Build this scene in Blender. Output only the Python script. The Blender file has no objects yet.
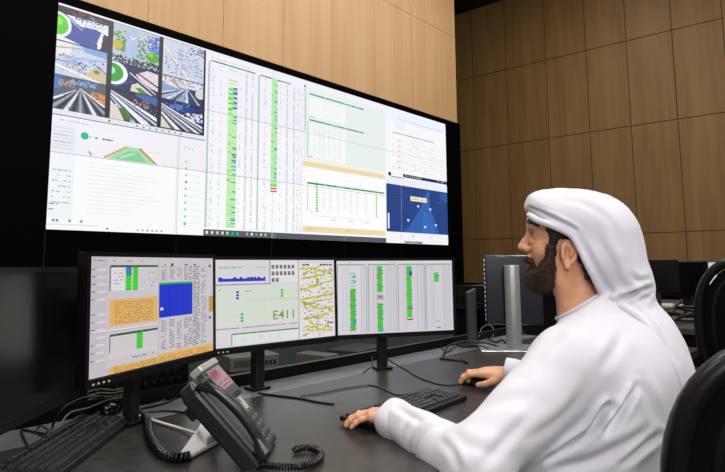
import bpy, bmesh, math, random
import numpy as np
from mathutils import Vector, Matrix
from mathutils.bvhtree import BVHTree
C = bpy.context.scene.collection
random.seed(7); RNG = np.random.default_rng(7)
EYE = 1.15            # height of the lens above the floor; geometry is laid out from the lens, then lifted
DESK = -0.41          # top of the desk, measured from the lens height

# ------------------------------------------------------------------ camera model
FPX, CY, YAW, PIT, ROL = 598.32, 193.737, 0.858922, 0.119919, -0.006789
def cam_axes():
    F = np.array([math.sin(YAW)*math.cos(PIT), math.cos(YAW)*math.cos(PIT), math.sin(PIT)])
    R = np.array([math.cos(YAW), -math.sin(YAW), 0.0]); U = np.cross(R, F)
    c, s = math.cos(ROL), math.sin(ROL)
    return F, R*c + U*s, -R*s + U*c
CF, CR, CU = cam_axes()
def ray(u, v): return CF*FPX + CR*(u-362.5) + CU*(CY-v)
def at(u, v, z=DESK):
    """where the line of sight through a photo pixel meets the level z"""
    d = ray(u, v); return Vector((d*z/d[2]))

# ------------------------------------------------------------------ materials
def lin(c):
    if isinstance(c, str):
        c = [int(c[i:i+2], 16)/255 for i in (0, 2, 4)]
    return tuple(x/12.92 if x <= .04045 else ((x+.055)/1.055)**2.4 for x in c)
def mat(name, col, rough=.5, metal=0, spec=.5, coat=0, bump=None, var=None, sss=0, sheen=0):
    m = bpy.data.materials.new(name); m.use_nodes = True
    nt = m.node_tree; b = nt.nodes['Principled BSDF']
    c = lin(col) + (1,)
    b.inputs['Base Color'].default_value = c
    b.inputs['Roughness'].default_value = rough; b.inputs['Metallic'].default_value = metal
    b.inputs['Specular IOR Level'].default_value = spec
    b.inputs['Coat Weight'].default_value = coat
    if sheen: b.inputs['Sheen Weight'].default_value = sheen
    if sss:
        b.inputs['Subsurface Weight'].default_value = sss
        b.inputs['Subsurface Radius'].default_value = (1, .35, .2); b.inputs['Subsurface Scale'].default_value = .006
    tc = nt.nodes.new('ShaderNodeTexCoord')
    if var:      # (scale xyz, second colour, amount)
        mp = nt.nodes.new('ShaderNodeMapping'); mp.inputs['Scale'].default_value = var[0]
        n = nt.nodes.new('ShaderNodeTexNoise'); n.inputs['Scale'].default_value = 1; n.inputs['Detail'].default_value = 6
        mx = nt.nodes.new('ShaderNodeMix'); mx.data_type = 'RGBA'
        rp = nt.nodes.new('ShaderNodeMapRange'); rp.inputs[1].default_value = .35; rp.inputs[2].default_value = .65
        rp.inputs[4].default_value = var[2]
        nt.links.new(tc.outputs['Object'], mp.inputs[0]); nt.links.new(mp.outputs[0], n.inputs['Vector'])
        nt.links.new(n.outputs[0], rp.inputs[0]); nt.links.new(rp.outputs[0], mx.inputs[0])
        mx.inputs[6].default_value = c; mx.inputs[7].default_value = lin(var[1]) + (1,)
        nt.links.new(mx.outputs[2], b.inputs['Base Color'])
    if bump:     # (scale xyz, strength, distance)
        mp = nt.nodes.new('ShaderNodeMapping'); mp.inputs['Scale'].default_value = bump[0]
        n = nt.nodes.new('ShaderNodeTexNoise'); n.inputs['Scale'].default_value = 1; n.inputs['Detail'].default_value = 4
        bp = nt.nodes.new('ShaderNodeBump'); bp.inputs['Strength'].default_value = bump[1]; bp.inputs['Distance'].default_value = bump[2]
        nt.links.new(tc.outputs['Object'], mp.inputs[0]); nt.links.new(mp.outputs[0], n.inputs['Vector'])
        nt.links.new(n.outputs[0], bp.inputs['Height']); nt.links.new(bp.outputs[0], b.inputs['Normal'])
    return m
def screen_mat(name, strength):
    """a lit display: pixels glow in their own colour behind smooth glass"""
    m = bpy.data.materials.new(name); m.use_nodes = True
    nt = m.node_tree; b = nt.nodes['Principled BSDF']
    a = nt.nodes.new('ShaderNodeAttribute'); a.attribute_name = 'pixel'
    b.inputs['Base Color'].default_value = (.01, .01, .012, 1); b.inputs['Roughness'].default_value = .35
    nt.links.new(a.outputs['Color'], b.inputs['Emission Color']); b.inputs['Emission Strength'].default_value = strength
    return m

# ------------------------------------------------------------------ mesh builder
class MB:
    def __init__(s): s.v = []; s.f = []; s.sm = []; s.c = None
    def add(s, vs, fs, smooth=False):
        o = len(s.v); s.v += [tuple(v) for v in vs]; s.f += [tuple(o+i for i in f) for f in fs]; s.sm += [smooth]*len(fs)
    def bm(s, b, M=None, smooth=False):
        if M is not None: b.transform(M)
        b.verts.index_update(); s.add([v.co[:] for v in b.verts], [[v.index for v in f.verts] for f in b.faces], smooth); b.free()
    def box(s, c, d, M=None, bev=0, seg=2, smooth=False):
        b = bmesh.new(); bmesh.ops.create_cube(b, size=1)
        bmesh.ops.scale(b, vec=d, verts=b.verts)
        if bev: bmesh.ops.bevel(b, geom=b.edges[:], offset=bev, segments=seg, profile=.5, affect='EDGES')
        bmesh.ops.translate(b, vec=c, verts=b.verts); s.bm(b, M, smooth)
    def b2(s, lo, hi, **k): s.box([(a+b)/2 for a, b in zip(lo, hi)], [abs(b-a) for a, b in zip(lo, hi)], **k)
    def cyl(s, p0, p1, r0, r1=None, n=16, cap=True):
        r1 = r0 if r1 is None else r1
        s.tube([p0, p1], [r0, r1], n, cap)
    def tube(s, pts, r, n=8, cap=True, M=None):
        pts = [Vector(p) for p in pts]; k = len(pts)
        if not hasattr(r, '__len__'): r = [r]*k
        t = [(pts[min(i+1, k-1)]-pts[max(i-1, 0)]).normalized() for i in range(k)]
        u = t[0].orthogonal().normalized(); vs = []
        for i in range(k):
            u = (u - t[i]*u.dot(t[i])).normalized(); w = t[i].cross(u)
            for j in range(n):
                a = 2*math.pi*j/n; vs.append(pts[i] + (u*math.cos(a)+w*math.sin(a))*r[i])
        if M is not None: vs = [M @ v for v in vs]
        fs = [[i*n+j, i*n+(j+1) % n, (i+1)*n+(j+1) % n, (i+1)*n+j] for i in range(k-1) for j in range(n)]
        if cap: fs += [list(range(n))[::-1], [(k-1)*n+j for j in range(n)]]
        s.add(vs, fs, True)
    def prism(s, poly, z0, z1, M=None, bev=0, seg=3):
        b = bmesh.new(); vs = [b.verts.new((x, y, z0)) for x, y in poly]; f = b.faces.new(vs)
        r = bmesh.ops.extrude_face_region(b, geom=[f]); bmesh.ops.translate(b, vec=(0, 0, z1-z0), verts=[e for e in r['geom'] if isinstance(e, bmesh.types.BMVert)])
        bmesh.ops.recalc_face_normals(b, faces=b.faces[:])
        if bev: bmesh.ops.bevel(b, geom=[e for e in b.edges if e.calc_face_angle(0) > .6], offset=bev, segments=seg, profile=.5, affect='EDGES')
        s.bm(b, M)
    def build(s, name, m, parent=None, M=None, auto=False):
        me = bpy.data.meshes.new(name); vs = s.v
        me.from_pydata(vs, [], s.f)
        if M is not None: me.transform(M)
        me.materials.append(m)
        me.polygons.foreach_set('use_smooth', s.sm)
        me.update(); me.validate()
        o = bpy.data.objects.new(name, me); C.objects.link(o)
        if parent is not None: o.parent = parent
        return o
def catmull(p, n=6):
    p = [Vector(q) for q in p]; p = [p[0]*2-p[1]] + p + [p[-1]*2-p[-2]]; out = []
    for i in range(1, len(p)-2):
        for k in range(n):
            t = k/n; a, b, c, d = p[i-1:i+3]
            out.append(.5*((2*b)+(c-a)*t+(2*a-5*b+4*c-d)*t*t+(3*b-a-3*c+d)*t**3))
    return out + [p[-2]]
def coil(pts, R, r, pitch, n=6, per=10):
    """a coiled cord wound about a path"""
    p = catmull(pts, 12); L = [0]
    for a, b in zip(p, p[1:]): L.append(L[-1]+(b-a).length)
    N = int(L[-1]/pitch*per); out = []
    for i in range(N+1):
        d = L[-1]*i/N; j = max(k for k in range(len(L)) if L[k] <= d+1e-9); j = min(j, len(p)-2)
        q = p[j].lerp(p[j+1], (d-L[j])/max(L[j+1]-L[j], 1e-9)); t = (p[j+1]-p[j]).normalized()
        up = Vector((0, 0, 1)); s = t.cross(up).normalized(); u = s.cross(t)
        a = 2*math.pi*i/per; out.append(q + s*R*math.cos(a) + u*R*math.sin(a))
    m = MB(); m.tube(out, r, n); return m
def tag(o, label, cat, group=None, kind=None):
    if label: o['label'] = label
    if cat: o['category'] = cat
    if group: o['group'] = group
    if kind: o['kind'] = kind
    return o
def thing(name, label, cat, loc=(0, 0, 0), rz=0, group=None):
    o = bpy.data.objects.new(name, None); C.objects.link(o); o.empty_display_size = .1
    o.location = loc; o.rotation_euler = (0, 0, rz); return tag(o, label, cat, group)
def struct(o): o['kind'] = 'structure'; return o
def copy_tree(o, parent=None):
    c = o.copy(); C.objects.link(c)
    if parent is not None: c.parent = parent
    for ch in list(o.children): copy_tree(ch, c)
    return c

# ------------------------------------------------------------------ flat pictures shown by displays
class Canvas:
    """coloured polygons in display coordinates (x right, y down)"""
    def __init__(s): s.p = []; s.layer = 0
    def poly(s, col, pts): s.p.append((s.layer, lin(col), pts))
    def rect(s, col, x0, y0, x1, y1): s.poly(col, [(x0, y0), (x1, y0), (x1, y1), (x0, y1)])
    def disc(s, col, x, y, rx, ry, n=20): s.poly(col, [(x+rx*math.cos(2*math.pi*i/n), y+ry*math.sin(2*math.pi*i/n)) for i in range(n)])
    def line(s, col, x0, y0, x1, y1, w, asp=1):
        dx, dy = (x1-x0)*asp, y1-y0; L = math.hypot(dx, dy) or 1; nx, ny = -dy/L*w/2/asp, dx/L*w/2
        s.poly(col, [(x0+nx, y0+ny), (x1+nx, y1+ny), (x1-nx, y1-ny), (x0-nx, y0-ny)])
    def dashes(s, col, x0, y0, x1, h, fill=.7, lo=.01, hi=.04):
        """a line of unreadable print: short strokes with gaps"""
        x = x0
        while x < x1:
            w = random.uniform(lo, hi); e = min(x+w, x1)
            if random.random() < fill: s.rect(col, x, y0, e, y0+h)
            x = e + random.uniform(lo, hi)*.4
    def up(s): s.layer += 1
    def build(s, name, m, parent, fn, clip=None, step=.0003):
        """fn(x, y, height) -> point; clip = (x0, y0, x1, y1)"""
        vs, fs, cs = [], [], []
        for lay, col, pts in s.p:
            if clip:
                pts = clip_poly(pts, clip)
                if len(pts) < 3: continue
            o = len(vs); vs += [fn(x, y, lay*step) for x, y in pts]; fs.append(tuple(range(o, o+len(pts)))); cs.append(col)
        me = bpy.data.meshes.new(name); me.from_pydata(vs, [], fs); me.materials.append(m)
        at_ = me.attributes.new('pixel', 'FLOAT_COLOR', 'CORNER')
        flat = [c for f, col in zip(fs, cs) for _ in f for c in (*col, 1)]
        at_.data.foreach_set('color', flat)
        o = bpy.data.objects.new(name, me); C.objects.link(o); o.parent = parent; return o
def clip_poly(p, c):
    x0, y0, x1, y1 = c
    if all(x0 <= x <= x1 and y0 <= y <= y1 for x, y in p): return p
    for ax, lim, sg in ((0, x0, 1), (0, x1, -1), (1, y0, 1), (1, y1, -1)):
        out = []
        for i in range(len(p)):
            a, b = p[i-1], p[i]; ia = (a[ax]-lim)*sg >= 0; ib = (b[ax]-lim)*sg >= 0
            if ia != ib:
                t = (lim-a[ax])/(b[ax]-a[ax]); out.append((a[0]+(b[0]-a[0])*t, a[1]+(b[1]-a[1])*t))
            if ib: out.append(b)
        p = out
        if not p: return p
    return p
def raster(shapes, nx, ny, base, noise=.05, seed=1, speck=0):
    """paint a small traffic-camera picture"""
    r = np.random.default_rng(seed)
    X, Y = np.meshgrid((np.arange(nx)+.5)/nx, (np.arange(ny)+.5)/ny)
    im = np.zeros((ny, nx, 3)); im[:] = lin(base)
    def inside(pts):
        m = np.zeros_like(X, bool)
        for i in range(len(pts)):
            (x0, y0), (x1, y1) = pts[i-1], pts[i]
            if y0 == y1: continue
            m ^= ((Y < y0) != (Y < y1)) & (X < (x1-x0)*(Y-y0)/(y1-y0)+x0)
        return m
    for s in shapes:
        k, col = s[0], lin(s[1])
        if k == 'p': im[inside(s[2])] = col
        elif k == 'e': im[((X-s[2])/s[4])**2+((Y-s[3])/s[5])**2 < 1] = col
        elif k == 'l':
            x0, y0, x1, y1, w0, w1 = s[2:]
            dx, dy = x1-x0, y1-y0; t = np.clip(((X-x0)*dx+(Y-y0)*dy)/(dx*dx+dy*dy), 0, 1)
            im[np.hypot(X-x0-t*dx, (Y-y0-t*dy)) < (w0+(w1-w0)*t)/2] = col
        elif k == 'd':      # scattered marks in a box
            x0, y0, x1, y1, n, sz = s[2:]
            for _ in range(n):
                a, b = r.uniform(x0, x1), r.uniform(y0, y1)
                im[(abs(X-a) < sz*r.uniform(.5, 1.3)) & (abs(Y-b) < sz*r.uniform(.5, 1.3))] = col
    im *= np.clip(1+r.normal(0, noise*3.5, (ny, nx, 1)), .25, 1.9)
    im = im**1.12*1.12
    return np.clip(im, 0, 1)
# ================================================================== ROOM
D = 4.6; W = 9.4; FL = -EYE; CEIL = 4.72
def wood_mat(name, c1, c2, c3, sx, sz):
    """straight-grained veneer: fine vertical streaks and slower tone drift from sheet to sheet"""
    m = bpy.data.materials.new(name); m.use_nodes = True; nt = m.node_tree; b = nt.nodes['Principled BSDF']
    b.inputs['Roughness'].default_value = .5; b.inputs['Specular IOR Level'].default_value = .3
    tc = nt.nodes.new('ShaderNodeTexCoord')
    def noise(sc, det):
        mp = nt.nodes.new('ShaderNodeMapping'); mp.inputs['Scale'].default_value = sc
        n = nt.nodes.new('ShaderNodeTexNoise'); n.inputs['Scale'].default_value = 1; n.inputs['Detail'].default_value = det
        nt.links.new(tc.outputs['Object'], mp.inputs[0]); nt.links.new(mp.outputs[0], n.inputs['Vector']); return n
    def mix(a, bb, f, lo, hi):
        r = nt.nodes.new('ShaderNodeMapRange'); r.inputs[1].default_value = lo; r.inputs[2].default_value = hi
        x = nt.nodes.new('ShaderNodeMix'); x.data_type = 'RGBA'
        nt.links.new(f.outputs[0], r.inputs[0]); nt.links.new(r.outputs[0], x.inputs[0])
        for i, c in ((6, a), (7, bb)):
            if isinstance(c, tuple): x.inputs[i].default_value = c
            else: nt.links.new(c, x.inputs[i])
        return x.outputs[2]
    g = mix(lin(c1)+(1,), lin(c2)+(1,), noise((sx, sx, sz), 5), .3, .7)
    g = mix(g, lin(c3)+(1,), noise((sx*.22, sx*.22, sz*.35), 3), .45, .8)
    nt.links.new(g, b.inputs['Base Color']); return m
M_oak = wood_mat('oak_veneer_light', 'cba577', 'c29a6a', 'cfaa80', 24, .8)
M_walnut = wood_mat('oak_veneer_amber', '806037', '74552e', '89693f', 20, 1.2)
M_groove = mat('groove_dark', '5c4126', .8)
M_black = mat('matt_black', '020203', .7, spec=.03)
M_ceil = mat('ceiling_grey', '2c2c30', .9)
M_floor = mat('carpet_charcoal', '2a2a2c', .95, var=((30, 30, 30), '1d1d20', .8))
M_plain = mat('wall_paint', '9a8f80', .9)

def slab(name, lo, hi, m):
    b = MB(); b.b2(lo, hi); return struct(b.build(name, m))
slab('floor', (-4, -4, FL-.1), (W+.6, 7.2, FL), M_floor)
slab('ceiling', (-4, -4, CEIL), (W+.6, 7.2, CEIL+.1), M_ceil)
slab('wall_left', (-4.1, -4, FL), (-4, 7.2, CEIL), M_plain)
slab('wall_back', (-4, -4.1, FL), (W+.6, -4, CEIL), M_plain)
slab('wall_recess', (7.4, 7.1, FL), (W+.6, 7.2, CEIL), M_black)
def panels(name, us, zs, place, m, gap=.009, th=.02):
    """veneered boards with open shadow gaps, one mesh for the cladding"""
    b = MB()
    for u0, u1 in zip(us, us[1:]):
        for z0, z1 in zip(zs, zs[1:]):
            lo, hi = place(u0+gap/2, z0+gap/2, u1-gap/2, z1-gap/2, th); b.b2(lo, hi)
    return struct(b.build(name, m))
# partition that carries the video wall: free end at x = 7.54
pf = struct((lambda b: (b.b2((-4, D+.05, FL), (7.52, D+.45, CEIL)), b.build('wall_front', M_groove))[1])(MB()))
us = [-3.6, -2.83, -2.06, -1.29, -.52, .25, 1.01, 1.78, 2.545, 3.325, 4.09, 4.845, 5.62, 6.42, 7.0, 7.54]
panels('trim_1', us, [FL+2.2, 3.428, CEIL], lambda a, z, c, w, t: ((a, D+.03, z), (c, D+.05, w)), M_oak, gap=.005)
# right hand wall
slab('wall_right', (W+.02, -4, FL), (W+.12, 7.1, CEIL), M_groove)
ys = [-3.8, -3.14, -2.48, -1.82, -1.16, -.5, .16, .79, 1.423, 2.073, 2.717, 3.34, 4.014, 4.75, 5.42, 6.1, 6.8]
panels('trim_2', ys, [FL, .45, 2.078, 3.419, CEIL], lambda a, z, c, w, t: ((W, a, z), (W+.02, c, w)), M_walnut, gap=.011)

# ================================================================== VIDEO WALL
WX0, WX1, WZ0, WZ1 = .3893*D, 1.5562*D, .0608*D, .4379*D
vw = thing('video_wall', 'huge wall of tiled displays showing traffic cameras, tables and a blue map', 'video wall', (0, 0, 0))
b = MB(); TOPZ = WZ1+.075; BL, BR = -2.4, 1.6449*D
b.b2((BL, D, WZ1+.004), (BR, D+.03, TOPZ)); b.b2((BL, D, FL), (BR, D+.03, WZ0-.004))
b.b2((BL, D, WZ0-.004), (WX0-.004, D+.03, WZ1+.004)); b.b2((WX1+.004, D, WZ0-.004), (BR, D+.03, WZ1+.004))
b.build('surround', M_black, vw)
b = MB()
for i in range(-3, 6):
    x = WX0+(WX1-WX0)/5*i; b.b2((x-.002, D-.001, FL), (x+.002, D, WZ0-.01))
b.build('surround_seam', mat('seam_grey', '111114', .5), vw)

cv = Canvas(); R_ = cv.rect
LAV = 'f1eef8'
R_('fbfcfd', 0, 0, 5, 3)
R_(LAV, 0, 0, 5, 1); R_('f4f2f9', 0, 1, 5, 2)
cv.up()
# camera window
R_('f2f3f8', 0, 0, 1.24, .04); R_('16181f', 0, .027, 1.235, 1.43); R_('e6e8f2', 0, 1.43, 1.245, 1.50); R_('3b4054', 0, 1.497, 1.25, 1.508)
cv.up()
cv.dashes('3d4350', .01, .03, .3, .012, .6, .01, .05)
for i in range(8): R_(random.choice(['2f8f6a', '4a6fa5', '777f93', '30a0a8']), .62+i*.055, 1.455, .635+i*.055, 1.478)
R_('304070', .40, 1.45, .413, 1.48)
feeds = []
g = [(0, .368), (.408, .792), (.828, 1.215)]
rows = [[(.045, .50), (.515, .965), (.975, 1.43)], [(.035, .59), (.60, .975), (.985, 1.425)], [(.035, .60), (.612, .965), (.975, 1.41)]]
def fan(cols, cx, cy, x0, x1, n, w, y=1.1):
    return [('l', cols[i % len(cols)], cx, cy, x0+(x1-x0)*i/(n-1), y, w*.25, w) for i in range(n)]
F_ = {}
F_[0, 0] = ('4455a0', [('p', '2a2030', [(0, 0), (1, 0), (1, .2), (.5, .16), (0, .2)]), ('d', '8a4038', .2, .03, .95, .14, 14, .03), ('d', '3fa0c0', .6, .05, .75, .15, 4, .03),
    ('p', 'dfe2ee', [(.15, .2), (1, .17), (1, .5), (.75, .4), (.45, .42), (.3, .3)]), ('d', '4a8a3a', .45, .25, .95, .36, 16, .018), ('d', '202438', .3, .2, 1, .24, 20, .02),
    ('l', 'e8eaf4', .02, .18, .5, .45, .02, .02), ('l', 'c8d0ea', .2, .3, .48, .55, .015, .015),
    ('e', 'e8ecf2', 0, .55, .27, .38, 0), ('e', '5cc81e', 0, .55, .21, .31, 0), ('e', '8ee040', .02, .45, .08, .12, 0), ('p', 'dfe6f4', [(0, .86), (.8, 1.1), (0, 1.1)]),
    ('p', 'e9e4e0', [(.86, .45), (.93, .5), (.9, .9), (.8, 1), (.78, .8)]), ('p', '20264a', [(.9, .5), (1, .5), (1, 1), (.86, 1)])])
F_[0, 1] = ('c6cddd', [('p', '7fa4d8', [(.5, 0), (1, 0), (1, .22), (.55, .16)]), ('p', 'e4ddd8', [(0, .02), (.3, 0), (.28, .3), (0, .5)]), ('l', '98a2b8', 0, .2, .5, .08, .04, .03), ('l', 'aeb8cc', .2, .45, 1, .28, .1, .06),
    ('d', '5f86c8', .05, .35, .95, .6, 20, .03), ('d', '1e2430', .12, .5, .62, .85, 70, .016), ('p', 'cdbb9d', [(.5, .98), (.78, .5), (1, .72), (1, 1)]), ('e', '6f8a2c', .8, .68, .06, .06, 0),
    ('l', '2c3040', .8, .5, 1, .68, .03, .03), ('l', 'f2f4fa', 0, .72, 1, 1.05, .05, .05), ('l', '4c80c8', 0, .58, .4, .6, .03, .02)])
F_[0, 2] = ('5a6270', [('p', '4a7ac0', [(0, 0), (.12, 0), (.15, .35), (0, .42)]), ('d', '7fa6d8', .3, .02, .8, .2, 24, .035), ('d', 'b8a088', .1, .1, .4, .3, 14, .03), ('p', 'd09a5a', [(.72, .28), (1, .32), (1, .8), (.85, .6), (.7, .5)]),
    ('d', '9a6a3a', .75, .3, 1, .6, 12, .03)] + fan(['dfe3ea', '2a2e38', '9aa2b0', '20242e'], .5, .28, -.45, 1.5, 13, .09) + [('d', '3c4252', .2, .4, .9, .95, 60, .012)])
F_[1, 0] = ('b9c3cf', [('p', 'aebcd6', [(.28, .05), (.52, .05), (.6, 1), (.1, 1)]), ('d', '5d9a46', .02, .15, .25, .7, 30, .04), ('e', 'c8b030', .1, .55, .1, .12, 0), ('d', '3f8a4a', .52, .2, .72, .8, 30, .03),
    ('p', '6f8ecf', [(.72, .1), (1, .05), (1, .55), (.75, .5)]), ('d', '3c5cb0', .75, .1, 1, .5, 12, .04), ('e', '4faa22', .86, .66, .15, .14, 0), ('e', '96c83c', .82, .6, .06, .05, 0), ('d', 'e8e2da', .3, .1, 1, .4, 14, .03), ('d', '1d2433', 0, .82, 1, 1, 50, .035), ('d', '2c6048', .4, .85, 1, .95, 12, .03)])
F_[1, 1] = ('1e2c5e', [('e', 'e9eaf0', 0, .42, .33, .47, 0), ('e', '3aa023', 0, .42, .24, .36, 0), ('e', '9adfd0', -.02, .36, .09, .15, 0), ('p', 'dccfd6', [(.5, .3), (.75, .05), (1, .1), (1, .8), (.8, .7), (.6, .5)]), ('l', '221c28', .55, .25, 1, .62, .05, .05), ('l', 'f0edf2', .38, .3, .95, .92, .03, .03),
    ('p', 'd8cfc4', [(.42, .75), (.55, .62), (.9, 1), (.4, 1)]), ('p', '3f9a2a', [(.5, .82), (.62, .8), (.82, 1), (.6, 1)]), ('p', '243a78', [(0, .9), (.4, 1), (0, 1)]), ('l', '5f74b8', .05, .95, .45, .6, .02, .02)])
F_[1, 2] = ('28304a', fan(['dfe0e6', '303a5a', 'c2c8d8', '3c4a78', 'eceef4'], -.25, -.1, .3, 1.7, 12, .1) + [('p', '4f7a2e', [(.18, .62), (.3, .55), (.48, .95), (.3, .95)]), ('p', 'd8d0cc', [(0, .55), (.12, .5), (.3, 1), (0, 1)]), ('p', '4c68b0', [(.55, 0), (1, 0), (1, .3), (.5, .1)]), ('d', 'c5a0b0', .5, .2, .8, .45, 10, .03), ('d', 'e6e8ee', .3, .3, 1, .9, 20, .01)])
F_[2, 0] = ('c9cfe0', [('l', 'e2ddd0', 0, .2, .6, .95, .09, .08), ('l', '8f97aa', .04, .28, .5, .9, .015, .015), ('d', '2c3558', .05, .3, .95, .95, 34, .02), ('l', 'ded6c4', .6, .1, 1, .5, .06, .05), ('d', '6a748c', .65, .02, 1, .25, 20, .03), ('d', '9fb0d0', .3, .1, .9, .9, 20, .04)])
F_[2, 1] = ('8fa3c4', [('d', 'dfe0e0', 0, 0, 1, .4, 40, .06), ('d', 'c89058', .05, .02, .5, .3, 14, .035), ('p', '2a3658', [(.6, .4), (1, .3), (1, 1), (.65, 1)])] + fan(['d7dcea', '38466c', 'a9b4cc'], .6, .35, -.5, .95, 9, .08) + [('e', 'd4d0cc', .92, .5, .12, .2, 0), ('d', '46547c', .2, .5, .9, .9, 26, .02)])
F_[2, 2] = ('1f2e66', [('d', '5f86c8', .1, .02, .7, .3, 18, .05), ('d', 'd9dde8', .5, .3, 1, .6, 26, .05), ('p', 'd7cfc6', [(0, .25), (0, 1), (.55, 1)])] + fan(['5c6274', 'e2e4ec', '2c3248', 'b8bcc8'], -.4, -.05, .35, 1.55, 10, .08) + [('p', '26408f', [(.5, .1), (.8, .15), (.75, .35), (.5, .3)])])
for (c, r), (base, shp) in F_.items():
    shp = [(q[0], q[1], *q[2:6], int(q[6]*2.2), q[7]*.62) if q[0] == 'd' else q for q in shp]
    x0, x1 = g[c]; y0, y1 = rows[c][r]; nx, ny = 72, 78
    im = raster(shp, nx, ny, base, .025, seed=c*3+r+1)
    for j in range(ny):
        for i in range(nx):
            cv.p.append((cv.layer, tuple(im[j, i]), [(x0+(x1-x0)*i/nx, y0+(y1-y0)*j/ny), (x0+(x1-x0)*(i+1)/nx, y0+(y1-y0)*j/ny), (x0+(x1-x0)*(i+1)/nx, y0+(y1-y0)*(j+1)/ny), (x0+(x1-x0)*i/nx, y0+(y1-y0)*(j+1)/ny)]))
# browser window lower left
R_('f3f1f8', 0, 1.51, 1.25, 1.99); R_('e3e6f1', 0, 1.60, .17, 1.99); R_('eeeef6', .17, 1.56, 1.25, 1.6); R_('f2f6fa', 0, 2, .17, 2.86)
cv.up()
for i in range(7): R_('d9dded', .01, 1.66+i*.045, .16, 1.68+i*.045)
cv.dashes('b4b8c8', .05, 1.56, .32, .012); cv.dashes('9ca2b4', .02, 1.76, .12, .012); cv.dashes('9ca2b4', .02, 1.85, .14, .012)
cv.disc('12b39a', .231, 1.731, .028, .05); R_('e8fff8', .228, 1.71, .234, 1.752)
cv.dashes('9aa0aa', .265, 1.725, .31, .018, .9, .01, .02); cv.dashes('565c68', .31, 1.725, .44, .022, .95, .012, .025)
cv.poly('a9e0b8', [(.40, 1.99), (.56, 1.79), (.66, 1.79), (.79, 1.99)]); cv.poly('7fcf93', [(.45, 1.99), (.56, 1.85), (.65, 1.84), (.72, 1.99)])
cv.up()
cv.line('d9a23c', .38, 1.985, .555, 1.79, .02, 1.0); cv.line('d0862c', .655, 1.79, .80, 1.99, .022, 1.0); cv.line('9fb83c', .72, 1.87, .80, 1.99, .014, 1)
cv.line('b8a040', .265, 1.93, .285, 1.985, .014, 1); cv.line('e4f4e4', .5, 1.96, .62, 1.87, .012); cv.line('e4d8a8', .72, 1.83, .83, 1.80, .008)
for i in range(13):
    e = random.uniform(.45, .85); R_('e9e9ea', .27, 2.08+i*.056, e, 2.088+i*.056)
for i in range(7): cv.dashes('8d94a2', .02, 2.22+i*.07, .13, .010, .7); R_('4fb49c', .135, 2.22+i*.07, .145, 2.235+i*.07)
cv.dashes('7b8190', .01, 2.66, .07, .014); cv.dashes('7b8190', .01, 2.73, .05, .014)
for x in (.045, .07, .155, .235): cv.disc('25b28e', x, 2.878, .010, .018, 10)
R_('e7e9ee', 0, 2.92, .35, 2.94); R_('3a4458', .42, 2.945, .432, 2.97)
for i in range(6): R_(random.choice(['2f7f6a', '4a5f95', '70778b']), .66+i*.04, 2.95, .672+i*.04, 2.972)
R_('dfe0ea', .982, 1.52, .988, 2.95); R_('f3d9c0', .99, 1.515, .992, 2.95)
for i in range(3): R_('9fdcc8', 1.05+i*.035, 1.66, 1.065+i*.035, 1.685)
for i in range(10):
    y = 1.88+i*.105; c = 'eab98a' if i < 3 else ('7a8698' if i == 3 else ('e8a8a0' if i == 4 else '8fdccb'))
    cv.disc(c, 1.072, y, .011, .022, 10); R_('ededf1', 1.10, y-.006, 1.21, y+.004)
cv.disc('2fb98f', 1.072, 2.83, .014, .026, 12)
# two long tables
R_('e4f2e8', 1.255, .10, 1.262, 2.88)
cv.dashes('b9bdc6', 1.29, .11, 1.72, .012, .8)
for x0, x1 in ((1.285, 1.775), (1.835, 2.215)):
    R_('5fae7e', x0, .155, x1, .178); cv.up(); cv.dashes('1f5a3a', x0, .158, x1, .016, .8, .01, .03)
cv.up()
for x, w in ((1.27, .018), (1.82, .018)):
    y = .19
    while y < 2.87: R_('2f9660', x-w/2, y, x+w/2, y+.014); y += .028
for xb0, xb1, yt, yb in ((1.475, 1.575, .39, 2.86), (1.975, 2.05, .16, 2.08)):
    R_('c4f2b0' if xb0 < 1.6 else 'b6f0a8', xb0, yt if xb0 > 1.6 else .52, xb1, yb)
    if xb0 < 1.6: R_('b6ef9c', xb0, .39, xb1, .43); R_('b6ef9c', xb0, .455, xb1, .475); R_('c9ecd0', xb0, .21, xb1, .25)
    y = yt
    cv.up()
    while y < yb-.02:
        q = random.random(); xm = xb0+(xb1-xb0)*.42
        if xb0 < 1.6 and y < .52: y += .06; continue
        if q < .28: R_(random.choice(['2f6fd8', '3a86e0', '2350b0', '4fa0d8']), xm+random.uniform(0, .02), y, xb1, y+.016)
        elif q < .32: R_('6fdc58', xb0, y, xm, y+.018)
        elif q < .37: R_(random.choice(['d83a30', '9f3030', 'b04038']), xb0, y, xb0+.03, y+.016)
        elif q < .60: R_('8fd878', xb0, y, xb1, y+.006)
        y += .026
for y in (.52, .60, .68, .76, .85): R_('2f55b8', 1.53, y, 1.575, y+.03); R_('3fd040', 1.475, y+.03, 1.53, y+.055)
R_('7cd64a', 1.972, 2.06, 2.052, 2.1); R_('c02c34', 1.972, 2.12, 2.052, 2.145); R_('c02c34', 1.972, 2.17, 2.052, 2.195)
for x in (1.30, 1.315, 1.39, 1.60, 1.665, 1.74, 1.885, 1.90, 2.08, 2.165, 2.255, 2.30, 2.345):
    y = .22; dens = .8 if x in (1.665, 1.74, 2.165, 2.255) else .35
    while y < 2.86:
        if random.random() < dens: R_('989eaa' if dens > .5 else 'b4b8c2', x, y, x+.013, y+.014)
        y += .03
for x in (1.66, 2.16, 2.25, 2.30, 2.35): R_('dcd6e4', x+.02, .2, x+.026, 2.88)
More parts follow.
